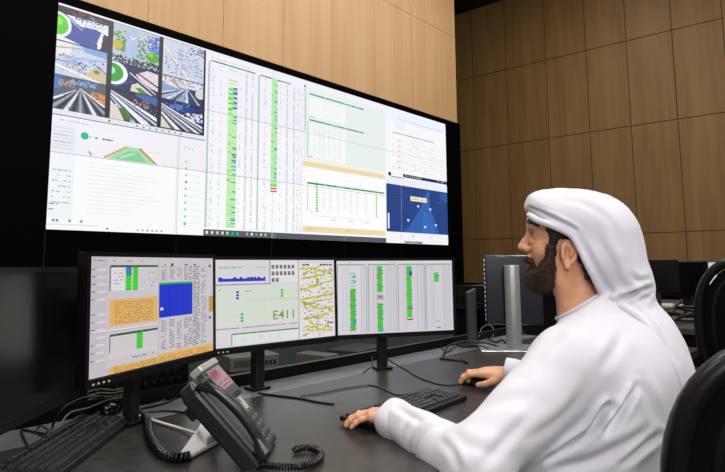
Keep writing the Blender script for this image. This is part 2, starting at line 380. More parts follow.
# window of stacked tables
R_('eaf3f0', 2.40, .12, 3.70, 1.5); R_('f6f6fa', 2.47, .30, 3.02, .66); R_('f8f8fb', 2.47, .80, 3.02, 1.45); R_('ffffff', 2.40, 1.68, 3.69, 2.74)
R_('f3f6ff', 3.705, .1, 3.80, 1.46)
R_('fbf0dc', 2.385, 1.48, 3.69, 1.53); R_('f1dcae', 2.385, 1.545, 3.69, 1.64); R_('f1dcae', 2.39, 2.75, 3.69, 2.86)
cv.up()
for y in (.228, .731): R_('6fbf8a', 2.475, y, 3.32, y+.028)
R_('6fbf88', 2.45, 1.93, 3.68, 1.965)
cv.up()
for y in (.230, .733): cv.dashes('1f7a48', 2.475, y, 3.32, .020, .75, .015, .05)
cv.dashes('1f7a48', 2.45, 1.933, 3.68, .026, .85, .015, .05)
def dots(col, x, y0, y1, w=.016, s=.03, h=.014):
    y = y0
    while y < y1: R_(col, x-w/2, y, x+w/2, y+h); y += s
dots('35b05a', 2.418, .135, .96, .018); dots('2f9660', 2.455, .795, 1.425, .012); dots('2f9660', 2.455, 2.0, 2.46, .012)
R_('1f7a48', 2.40, .10, 2.425, .13)
dots('35d04a', 2.585, 1.99, 2.46, .03, .05, .03); dots('35d04a', 3.53, 1.99, 2.46, .022, .05, .03); R_('1f8a3a', 2.57, 1.93, 2.60, 1.97)
for x in (2.55, 2.62, 2.68, 2.76, 2.84, 2.92): dots('c8ccd2', x, .84, 1.42, .035, .045, .008)
for x in (2.68, 2.78, 2.9, 3.0, 3.1, 3.2, 3.35): dots('c4c8cf', x, 2.0, 2.42, .05, .045, .008)
dots('dfe2e6', 2.8, .33, .62, .3, .06, .006)
for x, y in ((2.45, 1.44), (2.8, 2.6), (3.07, 2.6), (3.33, 2.6), (2.45, 2.48), (2.45, 2.79), (3.0, 2.79), (3.55, 1.58), (2.47, .67)): cv.dashes('8f96a2', x, y, x+.08, .014, .9)
R_('d0d0d8', 2.6, 2.55, 3.5, 2.556)
# right hand windows
R_('f1f5ff', 3.80, .05, 5, .30); R_('fafafd', 3.72, .30, 5, 1.44)
cv.up()
R_('bccbe8', 3.95, .22, 4.95, .235)
R_('5c6676', 3.84, .548, 4.73, .562)
for i in range(3): cv.dashes('b9bec8', 3.9, .33+i*.05, 4.1, .01)
for i in range(13):
    y = .64+i*.06; cv.dashes('c5c9d2', 3.84, y, 4.95, .009, .35, .02, .08)
    if i % 2: R_('e2b6ae', 3.95, y, 3.99, y+.03)
for y in (.70, .83, .95, 1.08, 1.2, 1.33): R_('d9dce2', 3.84, y, 5, y+.006)
R_('1a2a5e', 4.04, 1.452, 5, 1.525); cv.disc('14203c', 3.78, 1.5, .028, .045); R_('2c4c96', 3.80, 1.54, 4.05, 1.556)
R_('eef2fb', 3.70, 1.56, 5, 1.72)
R_('1d4286', 3.712, 1.715, 5, 2.755); R_('183a7c', 3.712, 1.99, 5, 2.02)
R_('f5f6f9', 3.70, 2.755, 5, 2.97); R_('2b3345', 4.05, 2.945, 4.42, 2.99); R_('c9ccd4', 4.55, 2.945, 4.95, 2.955)
cv.up()
for i in range(10): R_(random.choice(['9fd0e8', 'e8d0a0', '5fb8d8', 'ffffff']), 4.08+i*.035, 1.475, 4.095+i*.035, 1.5)
for i in range(8): R_(random.choice(['9fd0e8', 'e8e0a0', '5fb8d8', 'ffffff']), 4.08+i*.04, 2.955, 4.095+i*.04, 2.98)
cv.dashes('c0d0f0', 4.78, 1.475, 4.96, .02)
cv.poly('2f62b0', [(4.02, 2.755), (4.15, 2.62), (4.38, 2.2), (4.45, 1.98), (4.54, 1.74), (4.60, 1.8), (4.58, 2.05), (4.62, 2.2), (4.72, 2.5), (4.80, 2.755)])
cv.poly('3a70bc', [(4.4, 2.755), (4.46, 2.25), (4.60, 2.3), (4.7, 2.755)]); cv.poly('2c5aa6', [(4.8, 1.78), (5, 1.74), (5, 1.98), (4.86, 1.92)])
for x in (3.98, 4.86): R_('2a4f92', x, 1.72, x+.006, 2.75)
R_('eef0f4', 3.735, 2.36, 3.765, 2.69)
cv.up()
R_('f5eeca', 4.18, 1.93, 4.53, 2.035); cv.up(); cv.dashes('a9a06a', 4.20, 1.97, 4.51, .02, .8)
for x, y in ((4.34, 2.12), (4.60, 2.16), (4.13, 2.46), (4.48, 2.58), (4.72, 2.52)):
    cv.poly('e6ecf4', [(x-.03, y), (x+.03, y), (x+.012, y+.04), (x-.012, y+.04)]); R_('8fb0d0', x-.012, y+.04, x+.012, y+.06)
R_('c8ccd4', 3.98, 2.80, 3.99, 2.93); R_('7a4050', 4.22, 2.80, 4.23, 2.86); R_('9aa0ac', 4.6, 2.80, 4.61, 2.86)
# task bars
R_('565b66', 1.25, 2.90, 3.70, 3.0); R_('6fae78', 1.985, 2.905, 2.05, 2.995)
cv.up()
R_('3f6f58', 1.50, 2.905, 1.60, 2.995)
for i in range(13):
    c = ['f4f4f4', 'f0e8e8', 'f0e07a', 'd8e8e8', 'e8f0a0', '46b0d8', '3fc0a0', 'c02040', '7fc0d8', 'e8e8ec', '38b0c0', 'e0d0c0', 'c0c8d0'][i]
    R_(c, 1.272+i*.053, 2.925, 1.295+i*.053, 2.97)
M_vw = screen_mat('video_wall_pixels', .97)
def vw_pt(x, y, h): return (WX0+(WX1-WX0)*x/5, D-.003-h, WZ1-(WZ1-WZ0)*y/3)
for r in range(3):
    for c in range(5):
        x0, x1 = vw_pt(c, 0, 0)[0], vw_pt(c+1, 0, 0)[0]; z1, z0 = vw_pt(0, r, 0)[2], vw_pt(0, r+1, 0)[2]
        b = MB(); b.b2((x0+.0005, D-.002, z0+.0005), (x1-.0005, D+.045, z1-.0005)); p = b.build('display_panel', M_black, vw)
        e = .004
        cv.build('screen', M_vw, p, vw_pt, (c+e*(.25), r+e*.6, c+1-e*.25, r+1-e*.6))
# ================================================================== DESKS
M_desk = mat('desk_laminate', '353432', .32, spec=.6, var=((26, 26, 26), '26241f', .9), bump=((160, 160, 160), .12, .001))
M_desk2 = mat('desk_strip', '68686c', .4, var=((14, 14, 14), '56575a', .8), bump=((160, 160, 160), .1, .001))
M_steel = mat('painted_steel_black', '060607', .4, spec=.3)
M_cab = mat('cabinet_grey', '3e4145', .6)
YE = 1.715; YJ = 1.545; YF = .71
XL, XR = -.55, 3.35
t = thing('control_desk', 'long dark grey laminate control desk under the monitors and keyboards', 'desk', (0, 0, 0))
b = MB(); b.b2((XL, YF, DESK-.035), (XR, YJ-.0015, DESK), bev=.003); b.build('worktop', M_desk, t)
b = MB(); b.b2((XL, YJ+.0015, DESK-.035), (XR, YE, DESK), bev=.003); b.build('cable_lid', M_desk2, t)
b = MB(); b.b2((XL, YE+.004, DESK-.30), (XR, YE+.03, DESK+.038)); b.build('back_rail', M_steel, t)
b = MB(); b.b2((XL+.3, YE-.06, FL+.02), (XR-.3, YE-.04, DESK-.04)); b.build('modesty_panel', M_steel, t)
for x in (XL+.05, 1.0, 2.35, XR-.05):
    b = MB(); b.b2((x-.03, YF+.12, FL), (x+.03, YF+.18, DESK-.035)); b.b2((x-.03, YE-.14, FL), (x+.03, YE-.08, DESK-.035)); b.b2((x-.03, YF+.12, FL), (x+.03, YE-.08, FL+.04)); b.build('leg', M_steel, t)

# low equipment bench between the desk and the video wall
M_bench = mat('bench_grey', '2b2d30', .5, var=((5, 5, 5), '1c1e20', .9))
t = thing('equipment_bench', 'low grey bench with a black front rail behind the desk monitors', 'bench', (0, 0, FL))
def L(p): return (p[0], p[1], p[2]-FL)
b = MB(); b.b2(L((-.2, 2.20, -.66)), L((4.6, 2.95, -.62))); b.build('bench_top', M_bench, t)
b = MB(); b.b2(L((-.2, 2.92, -.62)), L((4.6, 2.95, -.20))); b.build('back_panel', M_cab, t)
b = MB(); b.b2(L((-.2, 2.12, -.66)), L((4.6, 2.185, -.585)), bev=.004); b.build('front_rail', M_steel, t)
for x in (0, 2.2, 4.5):
    b = MB(); b.b2(L((x-.03, 2.2, FL)), L((x+.03, 2.9, -.66))); b.build('leg', M_steel, t)
M_unit = mat('unit_beige', '5c5b53', .5); M_vent = mat('vent_dark', '26262a', .6); M_port = mat('port_dark', '141416', .5)
def unit(x, y, z, w, h, label, m=M_unit, rz=0):
    t = thing('network_unit', label, 'network unit', (x, y, z), rz, 'units on the equipment bench')
    b = MB(); b.box((0, .12, h/2), (w, .24, h), bev=.005); b.build('case', m, t)
    b = MB()
    for i in range(9): b.b2((-w*.42+i*w*.05, -.0015, h*.3), (-w*.42+i*w*.05+w*.03, .0005, h*.75))
    b.build('vent', M_vent, t)
    b = MB()
    for i in range(4): b.b2((w*.12+i*w*.085, -.0015, h*.32), (w*.12+i*w*.085+w*.055, .0005, h*.62))
    b.build('port', M_port, t)
    return t
unit(2.06, 2.5, -.62, .30, .085, 'lower beige network unit on the bench seen between two desk monitors', rz=-.35)
unit(2.04, 2.5, -.534, .27, .075, 'upper beige network unit stacked on another behind the desk', rz=-.3)
unit(1.62, 2.62, -.62, .22, .20, 'upright grey network unit on the bench near the left end', M_cab)
unit(3.05, 2.55, -.62, .36, .09, 'dark flat network unit on the bench behind the third monitor', mat('unit_dark', '34363a', .5), .2)
unit(2.62, 2.5, -.62, .12, .10, 'small pale network unit on the bench behind a monitor pole', M_unit, .1)

# far desks towards the right hand wall
def far_desk(name, x0, y0, x1, y1, label, m):
    t = thing(name, label, 'desk', (0, 0, FL))
    b = MB(); b.b2(L((x0, y0, DESK-.04)), L((x1, y1, DESK)), bev=.003); b.build('worktop', m, t)
    for x in (x0+.05, x1-.05):
        b = MB(); b.b2(L((x-.03, y0+.06, FL)), L((x+.03, y1-.06, DESK-.04))); b.build('leg', M_steel, t)
    b = MB(); b.b2(L((x0+.1, (y0+y1)/2, FL+.1)), L((x1-.1, (y0+y1)/2+.02, DESK-.04))); b.build('modesty_panel', M_steel, t)
    return t
M_desk3 = mat('desk_far', '4a463c', .5, var=((6, 6, 6), '3c3932', .8))
far_desk('far_desk', 4.3, .35, 7.6, 2.0, 'far dark desk crowded with cables beyond the seated man', M_desk3)
far_desk('far_desk', 5.0, 2.95, 7.3, 4.1, 'distant dark desk seen past the free end of the video wall', M_black)
t = thing('low_partition', 'low black partition at the foot of the wood wall', 'partition', (0, 0, FL))
b = MB(); b.b2(L((8.55, -2.5, FL)), L((8.62, 6.6, -.30))); b.build('screen_panel', M_black, t)
b = MB(); b.b2(L((8.53, -2.5, -.30)), L((8.64, 6.6, -.285))); b.build('cap_rail', M_steel, t)

# ================================================================== MONITORS
M_plastic = mat('plastic_black', '070709', .38, spec=.3)
M_gloss = mat('plastic_glossy', '0a0a0c', .15)
M_pole = mat('pole_charcoal', '1a1b1d', .4, metal=.3)
M_off = mat('screen_off', '0b0c0c', .22, spec=.5)
M_silver = mat('brushed_silver', 'cfd2d6', .28, metal=.7, bump=((4, 4, 300), .08, .001))
M_mon = screen_mat('desk_monitor_pixels', .80)
M_led = mat('status_led', 'b0c8a0', .4)
def monitor(name, label, cx, cy, cz, yaw, tilt, W_, H_, content=None, back=.07, boff=0, group='monitors on the near desk', pole=.035, base=True, off_mat=None):
    """cx, cy, cz is the middle of the lit area; the thing stands on the desk under it"""
    n = Vector((-math.sin(yaw), math.cos(yaw), 0)); foot = Vector((cx, cy, DESK)) + n*back + Vector((math.cos(yaw), math.sin(yaw), 0))*boff
    t = thing(name, label, 'monitor', foot, yaw, group)
    o = Vector((-boff, -back, cz-DESK)); RM = Matrix.Rotation(-tilt, 4, 'X'); T = Matrix.Translation(o) @ RM
    e = .011; eb = .017
    b = MB(); b.b2((-W_/2-e, .002, -H_/2-eb), (W_/2+e, .026, H_/2+e), bev=.003); b.box((0, .036, -.01), (W_*.62, .03, H_*.62), bev=.008)
    b.b2((-W_/2-e, -.004, -H_/2-eb), (-W_/2, .004, H_/2+e)); b.b2((W_/2, -.004, -H_/2-eb), (W_/2+e, .004, H_/2+e))
    b.b2((-W_/2, -.004, H_/2), (W_/2, .004, H_/2+e)); b.b2((-W_/2, -.004, -H_/2-eb), (W_/2, .004, -H_/2))
    b.build('housing', M_plastic, t, T)
    b = MB(); b.b2((-W_/2, -.001, -H_/2), (W_/2, .0035, H_/2))
    s = b.build('screen', M_off if off_mat is None else off_mat, t, T)
    if content: content.build('picture', M_mon, s, lambda x, y, h: tuple(T @ Vector((-W_/2+W_*x, -.0015-h*.5, H_/2-H_*y))), (0, 0, 1, 1))
    b = MB(); top = cz-DESK; b.b2((-pole/2, -.018, .006), (pole/2, .018, top+.03), bev=.004); b.build('stand_pole', M_pole, t)
    b = MB(); b.b2((-.045, -back+.045, top-.045), (.045, -.012, top+.045), bev=.004); b.build('mount', M_plastic, t)
    b = MB(); b.b2((-.035, -.03, 0), (.035, .03, .010), bev=.003); b.build('base', M_plastic, t)
    return t

# --- what the first lit monitor shows
def cvA():
    c = Canvas(); c.rect('dcd4da', 0, 0, 1, 1); c.up()
    c.rect('d3ccd4', 0, .0, .109, 1); c.rect('e2dce2', .125, .075, .48, .30); c.rect('f3c06e', .125, .365, .48, .59); c.rect('e2dce2', .13, .655, .48, .86); c.rect('f3c06e', .13, .925, 1, .985); c.rect('f3c06e', .48, .905, 1, .93)
    c.rect('cfc8d0', .115, .93, .13, .985); c.rect('dcd6dc', .487, .05, .945, .895); c.rect('d2a050', .955, .405, 1, .57)
    c.up()
    c.rect('4b6f4e', .127, .071, .48, .090); c.rect('3f8a55', .122, .08, .130, .295); c.rect('4b6f4e', .133, .655, .481, .675); c.rect('3f8a55', .128, .66, .135, .81)
    c.rect('f4f0f4', .135, .095, .23, .285); c.rect('3bd92c', .233, .09, .274, .295); c.rect('3bd92c', .285, .09, .322, .295); c.rect('2c48d8', .233, .09, .274, .165)
    c.rect('3bd92c', .317, .67, .363, .816); c.rect('0f2fd6', .49, .255, .789, .57); c.rect('2cc048', .49, .238, .789, .258)
    c.up()
    for i in range(11): c.dashes('9c7c50', .16, .39+i*.0175, .44, .006, .8, .008, .03)
    for i in range(6): c.rect('c9c0c9', .135, .12+i*.029, .48, .122+i*.029); c.dashes('9d96a0', .15, .105+i*.03, .22, .007, .6); c.dashes('9d96a0', .36, .105+i*.03, .47, .007, .5)
    for i in range(5): c.rect('c9c0c9', .135, .70+i*.025, .48, .702+i*.025)
    for y in (.074, .66): c.dashes('2a4a30', .135, y, .47, .011, .7, .01, .03)
    for i in range(13):
        y = .10+i*.062
        if i in (5, ): continue
        c.dashes('7a7480', .01, y, .032, .009, .9); c.rect('e9e4ea', .045, y, .10, y+.018)
    for i in range(7): c.rect('28ff1c', .235, .175+i*.016, .322, .179+i*.016)
    for i in range(44):
        y = .08+i*.0185
        if y > .88: break
        c.dashes('6d6872', .80, y, .86, .010, .9, .008, .025); c.dashes('7c7680', .875, y, .93, .009, .65, .006, .02)
        if y < .22 or y > .59:
            for x in (.51, .58, .645, .71, .755): c.dashes('827c86', x, y, x+.04, .009, .8, .01, .03)
    for i in range(18): c.rect('1f3fe0', .49, .27+i*.0165, .789, .272+i*.0165)
    for x in (.57, .64, .70, .75): c.rect('0c28b8', x, .26, x+.003, .57)
    c.rect('f4f4ff', .50, .475, .525, .50)
    c.dashes('58525c', .50, .06, .92, .012, .5); c.rect('3c3a40', .59, .055, .61, .08)
    c.dashes('8d8791', .02, .03, .45, .008, .5); c.dashes('8d8791', .25, .875, .45, .01, .4); c.rect('b8b0ba', .484, .03, .487, .9)
    for y in (.07, .62): c.rect('47404c', .955, y, .975, y+.025)
    c.rect('f4ecf0', .02, .615, .48, .625); c.rect('b5aeb5', .0, .63, .48, .634)
    for i in range(6): c.dashes('b07a2c', .16, .932+i*.009, .95, .004, .7)
    c.rect('15151b', 0, .985, 1, 1); c.up()
    return c
def cvB():
    c = Canvas(); c.rect('ece6ec', 0, 0, 1, 1); c.up()
    c.rect('e6efe2', .01, .30, .66, .75); c.rect('f4f4f6', .43, .02, .66, .27); c.rect('f6f3f2', .672, .04, .985, .985); c.rect('cfe9d6', .01, .07, .41, .085)
    c.rect('eef6ee', .12, .84, .66, .97); c.up()
    c.rect('1b3fd0', .025, .215, .385, .250); c.dashes('102a9c', .025, .20, .385, .02, .7, .008, .03); c.dashes('8fb89c', .03, .085, .38, .012, .8)
    for x0, x1, y0, y1 in ((.0, .425, .28, .290), (.418, .425, .0, .285), (.664, .669, 0, .99)): c.rect('8d8790', x0, y0, x1, y1)
    for y in (.06, .14, .22):
        for i in range(6):
            if y > .2 and i > 1: continue
            x = .435+i*.034; c.rect('55504e', x, y, x+.022, y+.045); c.up(); c.rect('b8b2ae', x+.006, y+.01, x+.014, y+.03)
    for y in (.36, .395, .43): c.rect('2a2cc8', .155, y, .174, y+.024); c.rect('38d23a', .508, y-.005, .528, y+.022)
    for y in (.615, .655, .69): c.rect('38d23a', .188, y, .208, y+.026)
    c.dashes('8d8894', .22, .36, .27, .01); c.rect('6b6570', .135, .64, .15, .645); c.rect('3c3a44', .025, .34, .035, .35)
    c.rect('d9d9a8', .21, .47, .66, .478); c.rect('cdd8c8', .37, .45, .372, .60)
    c.dashes('6d6480', .01, .775, .65, .010, .8, .01, .02)
    c.rect('3f9a55', .125, .838, .66, .852); c.rect('3f9a55', .12, .84, .126, .97); c.dashes('1f6a3a', .13, .838, .65, .012, .7, .01, .03); c.dashes('e8e8ee', .15, .88, .6, .06, .3)
    # the yellow road map
    r = random.Random(4)
    for (x0, y0, x1, y1, w) in ((.71, .12, .80, .10, .018), (.72, .24, .92, .18, .022), (.71, .38, .86, .32, .022), (.78, .33, .98, .27, .018), (.71, .50, .98, .44, .026), (.72, .52, .85, .62, .022), (.85, .64, .985, .60, .014), (.73, .74, .93, .70, .02), (.78, .76, .86, .90, .016), (.72, .88, .97, .90, .014), (.83, .12, .85, .30, .010), (.80, .1, .97, .16, .014), (.93, .60, .98, .68, .014)):
        x0, x1 = .675+(x0-.71)*1.127, .675+(x1-.71)*1.127; c.line('ddd45c', x0, y0, x1, y1, w, .6)
        n = 6
        for i in range(n): c.line('a89c28' if i % 2 else 'e4dc58', x0+(x1-x0)*i/n, y0+(y1-y0)*i/n+r.uniform(-.02, .02), x0+(x1-x0)*(i+1)/n, y0+(y1-y0)*(i+1)/n+r.uniform(-.02, .02), w*.4, .6)
    for _ in range(46):
        x, y = r.uniform(.68, .95), r.uniform(.08, .94); c.line(r.choice(['d6cc48', 'b8ae3c', 'e6dd70']), x, y, x+r.uniform(.01, .06), y+r.uniform(-.04, .03), .012, .6)
    c.up()
    for _ in range(170):
        x, y = r.uniform(.675, .975), r.uniform(.08, .96); c.rect(r.choice(['5c5a40', '8a8450', '3e3e3a', '9a9a9a']), x, y, x+r.uniform(.004, .02), y+r.uniform(.005, .014))
    c.dashes('55504c', .70, .05, .985, .022, .8, .01, .03); c.dashes('55504c', .92, .80, .985, .02, .8)
    c.rect('15151b', 0, .985, 1, 1); c.up()
    return c
def cvC():
    c = Canvas(); c.rect('e3dee6', 0, 0, 1, 1); c.up(); c.rect('efecef', .005, .0, .99, .035); c.rect('eae6ee', .01, .05, .255, .98)
    c.up()
    for x0 in (.008, .261, .513, .762):
        c.rect('7fb98c', x0, .045, x0+.23, .06)
        y = .07
        while y < .97: c.rect('4f8f62', x0, y, x0+.006, y+.008); y += .012
        c.rect('6fa882', x0+.235, .06, x0+.24, .97)
    c.up()
    r = random.Random(9)
    def bar(x, y0, y1, w=.038, red=.12, blue=.15):
        c.rect('3fd83c', x, y0, x+w, y1); y = y0; c.up()
        while y < y1-.012:
            q = r.random()
            if q < red: c.rect('c8342c', x-.004, y, x+w*.5, y+.011)
            elif q < red+blue: c.rect('3f6fd8', x+w*.55, y, x+w+.006, y+.011)
            elif q < .5: c.rect('7fe87a', x, y, x+w, y+.004)
            y += .014
    bar(.113, .38, .955, .044, .16, .25)
    c.up()
    for y in (.16, .19, .225, .26, .30, .34): c.rect('8fe08a', .110, y, .155, y+.016)
    c.rect('3f6fd8', .135, .21, .160, .225); c.rect('3f6fd8', .135, .28, .160, .295)
    bar(.337, .072, .44, .044, .12, .18); c.up(); c.rect('b5aeb0', .337, .47, .385, .54); c.rect('7a7460', .337, .49, .385, .505); c.rect('3f9a5c', .337, .47, .385, .476)
    bar(.337, .59, .98, .044, .2, .2)
    bar(.586, .072, .80, .046, .05, .08); c.up(); c.rect('3f4fb8', .61, .15, .637, .21); c.rect('d03a2c', .583, .255, .61, .272); c.rect('c02c2c', .586, .66, .637, .675); c.rect('b02440', .586, .815, .637, .835)
    bar(.832, .17, .305, .042, .03, .02); c.up(); c.rect('4a5fc0', .842, .86, .882, .868); c.rect('4fc058', .845, .945, .882, .965)
    for x in (.20, .22, .245, .42, .445, .47, .495, .68, .715, .735, .755, .91, .925, .945, .965): c.rect('c4bec8', x, .065, x+.004, .975); c.rect('d6d2da', x+.008, .065, x+.012, .975)
    for x in (.045, .07, .09, .30, .325, .56, .58, .80, .82): 
        y = .08
        while y < .96: c.rect('c0bac6', x, y, x+.012, y+.006); y += .02
    c.dashes('a8a2ae', .02, .015, .5, .008, .4)
    return c
mA = monitor('monitor', 'lit monitor showing grey tables with a blue block and orange bands, beside the desk phone', .8579, 1.4452, -.1133, .376, .0316, .49, .2756, cvA(), .095, .018, pole=.026)
mB = monitor('monitor', 'lit monitor with the large letters E411 and a yellow road map', 1.3651, 1.5522, -.1169, -.0988, .0294, .49, .2756, cvB(), .072, -.035)
mC = monitor('monitor', 'lit monitor showing four columns of green coloured bars, nearest the seated man', 1.8734, 1.4456, -.1196, -.5203, .0062, .49, .2756, cvC(), .11, -.02)
ang = .757
mL = monitor('monitor', 'switched off black monitor at the left edge above the keyboard', .497, 1.312, -.146, ang, .045, .452, .272, None, .115, 0)
# status lights and task icons along the lower bezels
def leds(m, cols, x0, dx, W_, H_, tilt, cz, back, boff):
    b = MB(); T = Matrix.Translation(Vector((-boff, -back, cz-DESK))) @ Matrix.Rotation(-tilt, 4, 'X')
    for i in range(cols): b.b2((x0+i*dx, -.0052, -H_/2-.0105), (x0+i*dx+.006, -.004, -H_/2-.0065))
    b.build('status_light', M_led, m, T)
leds(mA, 4, -.235, .016, .49, .2756, .0316, -.1133, .095, .018); leds(mB, 3, -.235, .016, .49, .2756, .0294, -.1169, .072, -.035)
# letters on the second monitor
tc = bpy.data.curves.new('route_text', 'FONT'); tc.body = 'E411'; tc.size = 1; tc.offset = .006; tc.align_x = 'LEFT'
to = bpy.data.objects.new('route_text', tc); C.objects.link(to)
me = bpy.data.meshes.new_from_object(to.evaluated_get(bpy.context.evaluated_depsgraph_get())); bpy.data.objects.remove(to)
vs = np.array([v.co[:] for v in me.vertices]); lo, hi = vs.min(0), vs.max(0)
scr = [c for c in mB.children if c.name.startswith('screen')][0]
T = Matrix.Translation(Vector((.035, -.072, -.1169-DESK))) @ Matrix.Rotation(-.0294, 4, 'X')
for v in me.vertices:
    x = (v.co.x-lo[0])/(hi[0]-lo[0]); y = (v.co.y-lo[1])/(hi[1]-lo[1])
    v.co = T @ Vector((-.49/2+.49*(.446+.175*x), -.0025, .2756/2-.2756*(.715-.105*y)))
me.transform(Matrix.Identity(4)); me.materials.clear()
ma = screen_mat('letters_olive', 1); nt = ma.node_tree; pb = nt.nodes['Principled BSDF']
for l in list(pb.inputs['Emission Color'].links): nt.links.remove(l)
pb.inputs['Emission Color'].default_value = lin('9a9c4c')+(1,); pb.inputs['Emission Strength'].default_value = .75
me.materials.append(ma); me.name = 'route_text'
o = bpy.data.objects.new('route_text', me); C.objects.link(o); o.parent = scr

# black perforated panel behind the desk edge, below the first lit monitor
t = thing('perforated_panel', 'black perforated metal panel behind the desk under the first lit monitor', 'panel', (.55, 1.78, FL))
b = MB(); b.b2((-.75, 0, .30), (.62, .012, .98)); b.b2((-.7, 0, 0), (-.66, .012, .3)); b.b2((.55, 0, 0), (.59, .012, .3)); b.build('panel_sheet', M_steel, t)
b = MB()
for i in range(44):
    for j in range(7):
        x, z = -.72+i*.03+(j % 2)*.015, .76+j*.03; b.box((x, -.001, z), (.009, .002, .009))
o = b.build('perforation', mat('perforation_grey', '2c2d30', .6), t); o['kind'] = 'stuff'

# bare monitor stand and the monitor seen from behind
p4 = Vector((.860, .511, 0))*3.17
t = thing('monitor_stand', 'bare dark grey monitor stand with a slanted top beyond the lit monitors', 'monitor stand', (p4.x, p4.y, DESK), -.75)
b = MB(); b.prism([(-.022, 0), (.022, 0), (.022, .29), (-.022, .27)], -.02, .02, Matrix.Rotation(math.pi/2, 4, 'X'), .003); b.build('column', mat('stand_grey', '3a3b3d', .45), t)
b = MB(); b.b2((-.07, -.06, 0), (.07, .09, .006), bev=.002); b.build('base', M_plastic, t)
ps = Vector((.8915, .4530, 0)); d3 = 3.0
c0 = ps*d3; fa = math.atan2(-ps.x, ps.y)     # direction of view, as a turn about z
t = thing('monitor', 'monitor seen from behind on a tall silver stand beside the man', 'monitor', (c0.x, c0.y, DESK), fa+.12, 'monitors seen beyond the man')
M_backp = mat('back_panel_blue', '1a1d29', .25, spec=.6)
b = MB(); b.prism([(-.036, .012), (-.036, .0), (-.026, -.010), (-.010, -.015), (.010, -.015), (.026, -.010), (.036, .0), (.036, .012)], .004, .408, None, .002); b.build('stand_column', M_silver, t)
b = MB(); b.b2((-.16, -.03, 0), (.10, .22, .007), bev=.003); b.build('base', M_silver, t)
b = MB(); b.b2((-.125, .05, .12), (.15, .075, .455), bev=.008); b.build('back_shell', M_backp, t)
b = MB(); b.b2((-.127, .072, .118), (.152, .082, .457), bev=.002); b.build('front_frame', M_plastic, t)
b = MB()
for i in range(14): b.b2((-.1275, .054, .14+i*.022), (-.1235, .068, .152+i*.022))
b.build('edge_vent', M_silver, t)
b = MB(); b.b2((-.04, .01, .30), (.04, .055, .38)); b.build('mount', M_plastic, t)

# far monitors to the right of the man
def far_monitor(px, v0, v1, dist, w, label, back=True, turn=.3, shows=None):
    """stands on the far desk; v0..v1 rows of the panel"""
    d = ray(px, 262); d = Vector((d[0], d[1], 0)).normalized()*dist
    z1 = ray(px, v0); z1 = z1[2]/math.hypot(z1[0], z1[1])*dist; z0 = ray(px, v1); z0 = z0[2]/math.hypot(z0[0], z0[1])*dist
    t = thing('far_monitor', label, 'monitor', (d.x, d.y, DESK), math.atan2(-d.x, d.y)+turn, 'monitors on the far desk')
    b = MB(); b.b2((-w/2, 0, z0-DESK), (w/2, .03, z1-DESK), bev=.004); b.build('housing', M_gloss if shows is None else M_plastic, t)
    b = MB(); b.b2((-.03, .03, .005), (.03, .06, z1-DESK-.1)); b.build('stand_pole', M_pole, t)
    b = MB(); b.b2((-.1, -.05, 0), (.1, .12, .008)); b.build('base', M_pole, t)
    if shows:
        c = Canvas(); c.rect('e4e4e8', 0, 0, 1, 1); c.up()
        for i in range(14): c.dashes('a8a8b0', .1, .15+i*.055, .9, .018, .8)
        c.rect('bfc8d8', 0, 0, 1, .07)
        b = MB(); b.b2((-w/2+.01, -.002, z0-DESK+.012), (w/2-.01, .001, z1-DESK-.01)); s = b.build('screen', M_off, t)
        c.build('picture', M_mon, s, lambda x, y, h: (-w/2+.01+(w-.02)*x, -.004-h, z1-DESK-.01-(z1-z0-.022)*y), (0, 0, 1, 1))
    return t
far_monitor(655, 260, 292, 4.75, .30, 'black monitor just behind the white headscarf on the far desk', turn=.15)
far_monitor(682, 262, 296, 4.95, .34, 'dark monitor turned sideways on the far desk', turn=-.5)
far_monitor(699, 261, 291, 5.6, .26, 'white lit monitor page on the far desk beside the black chair', shows=True, turn=.2)
far_monitor(476, 285, 305, 6.6, .5, 'black monitor far off below the wood wall', turn=.4).__setitem__('category', 'monitor')
# ================================================================== KEYBOARDS, MICE
M_key = mat('keycap_black', '28282d', .38); M_kb = mat('keyboard_case', '09090a', .4)
def key_rows():
    U = .01905; out = []
    def row(y, ws, x=0):
        for w in ws:
            if w < 0: x -= w; continue
            out.append((x, y, w)); x += w
    row(5.2, [1, -1, 1, 1, 1, 1, -.5, 1, 1, 1, 1, -.5, 1, 1, 1, 1, -.25, 1, 1, 1])
    row(4, [1]*13+[2, -.25, 1, 1, 1, -.25, 1, 1, 1, 1]); row(3, [1.5]+[1]*12+[1.5, -.25, 1, 1, 1, -.25, 1, 1, 1])
    row(2, [1.75]+[1]*11+[2.25, -3.5, 1, 1, 1]); row(1, [2.25]+[1]*10+[2.75, -1.25, 1, -1.25, 1, 1, 1])
    row(0, [1.25, 1.25, 1.25, 6.25, 1.25, 1.25, 1.25, 1.25, -.25, 1, 1, 1, -.25, 2, 1])
    return [(x*U, y*U, w*U) for x, y, w in out], U
KEYM = {}
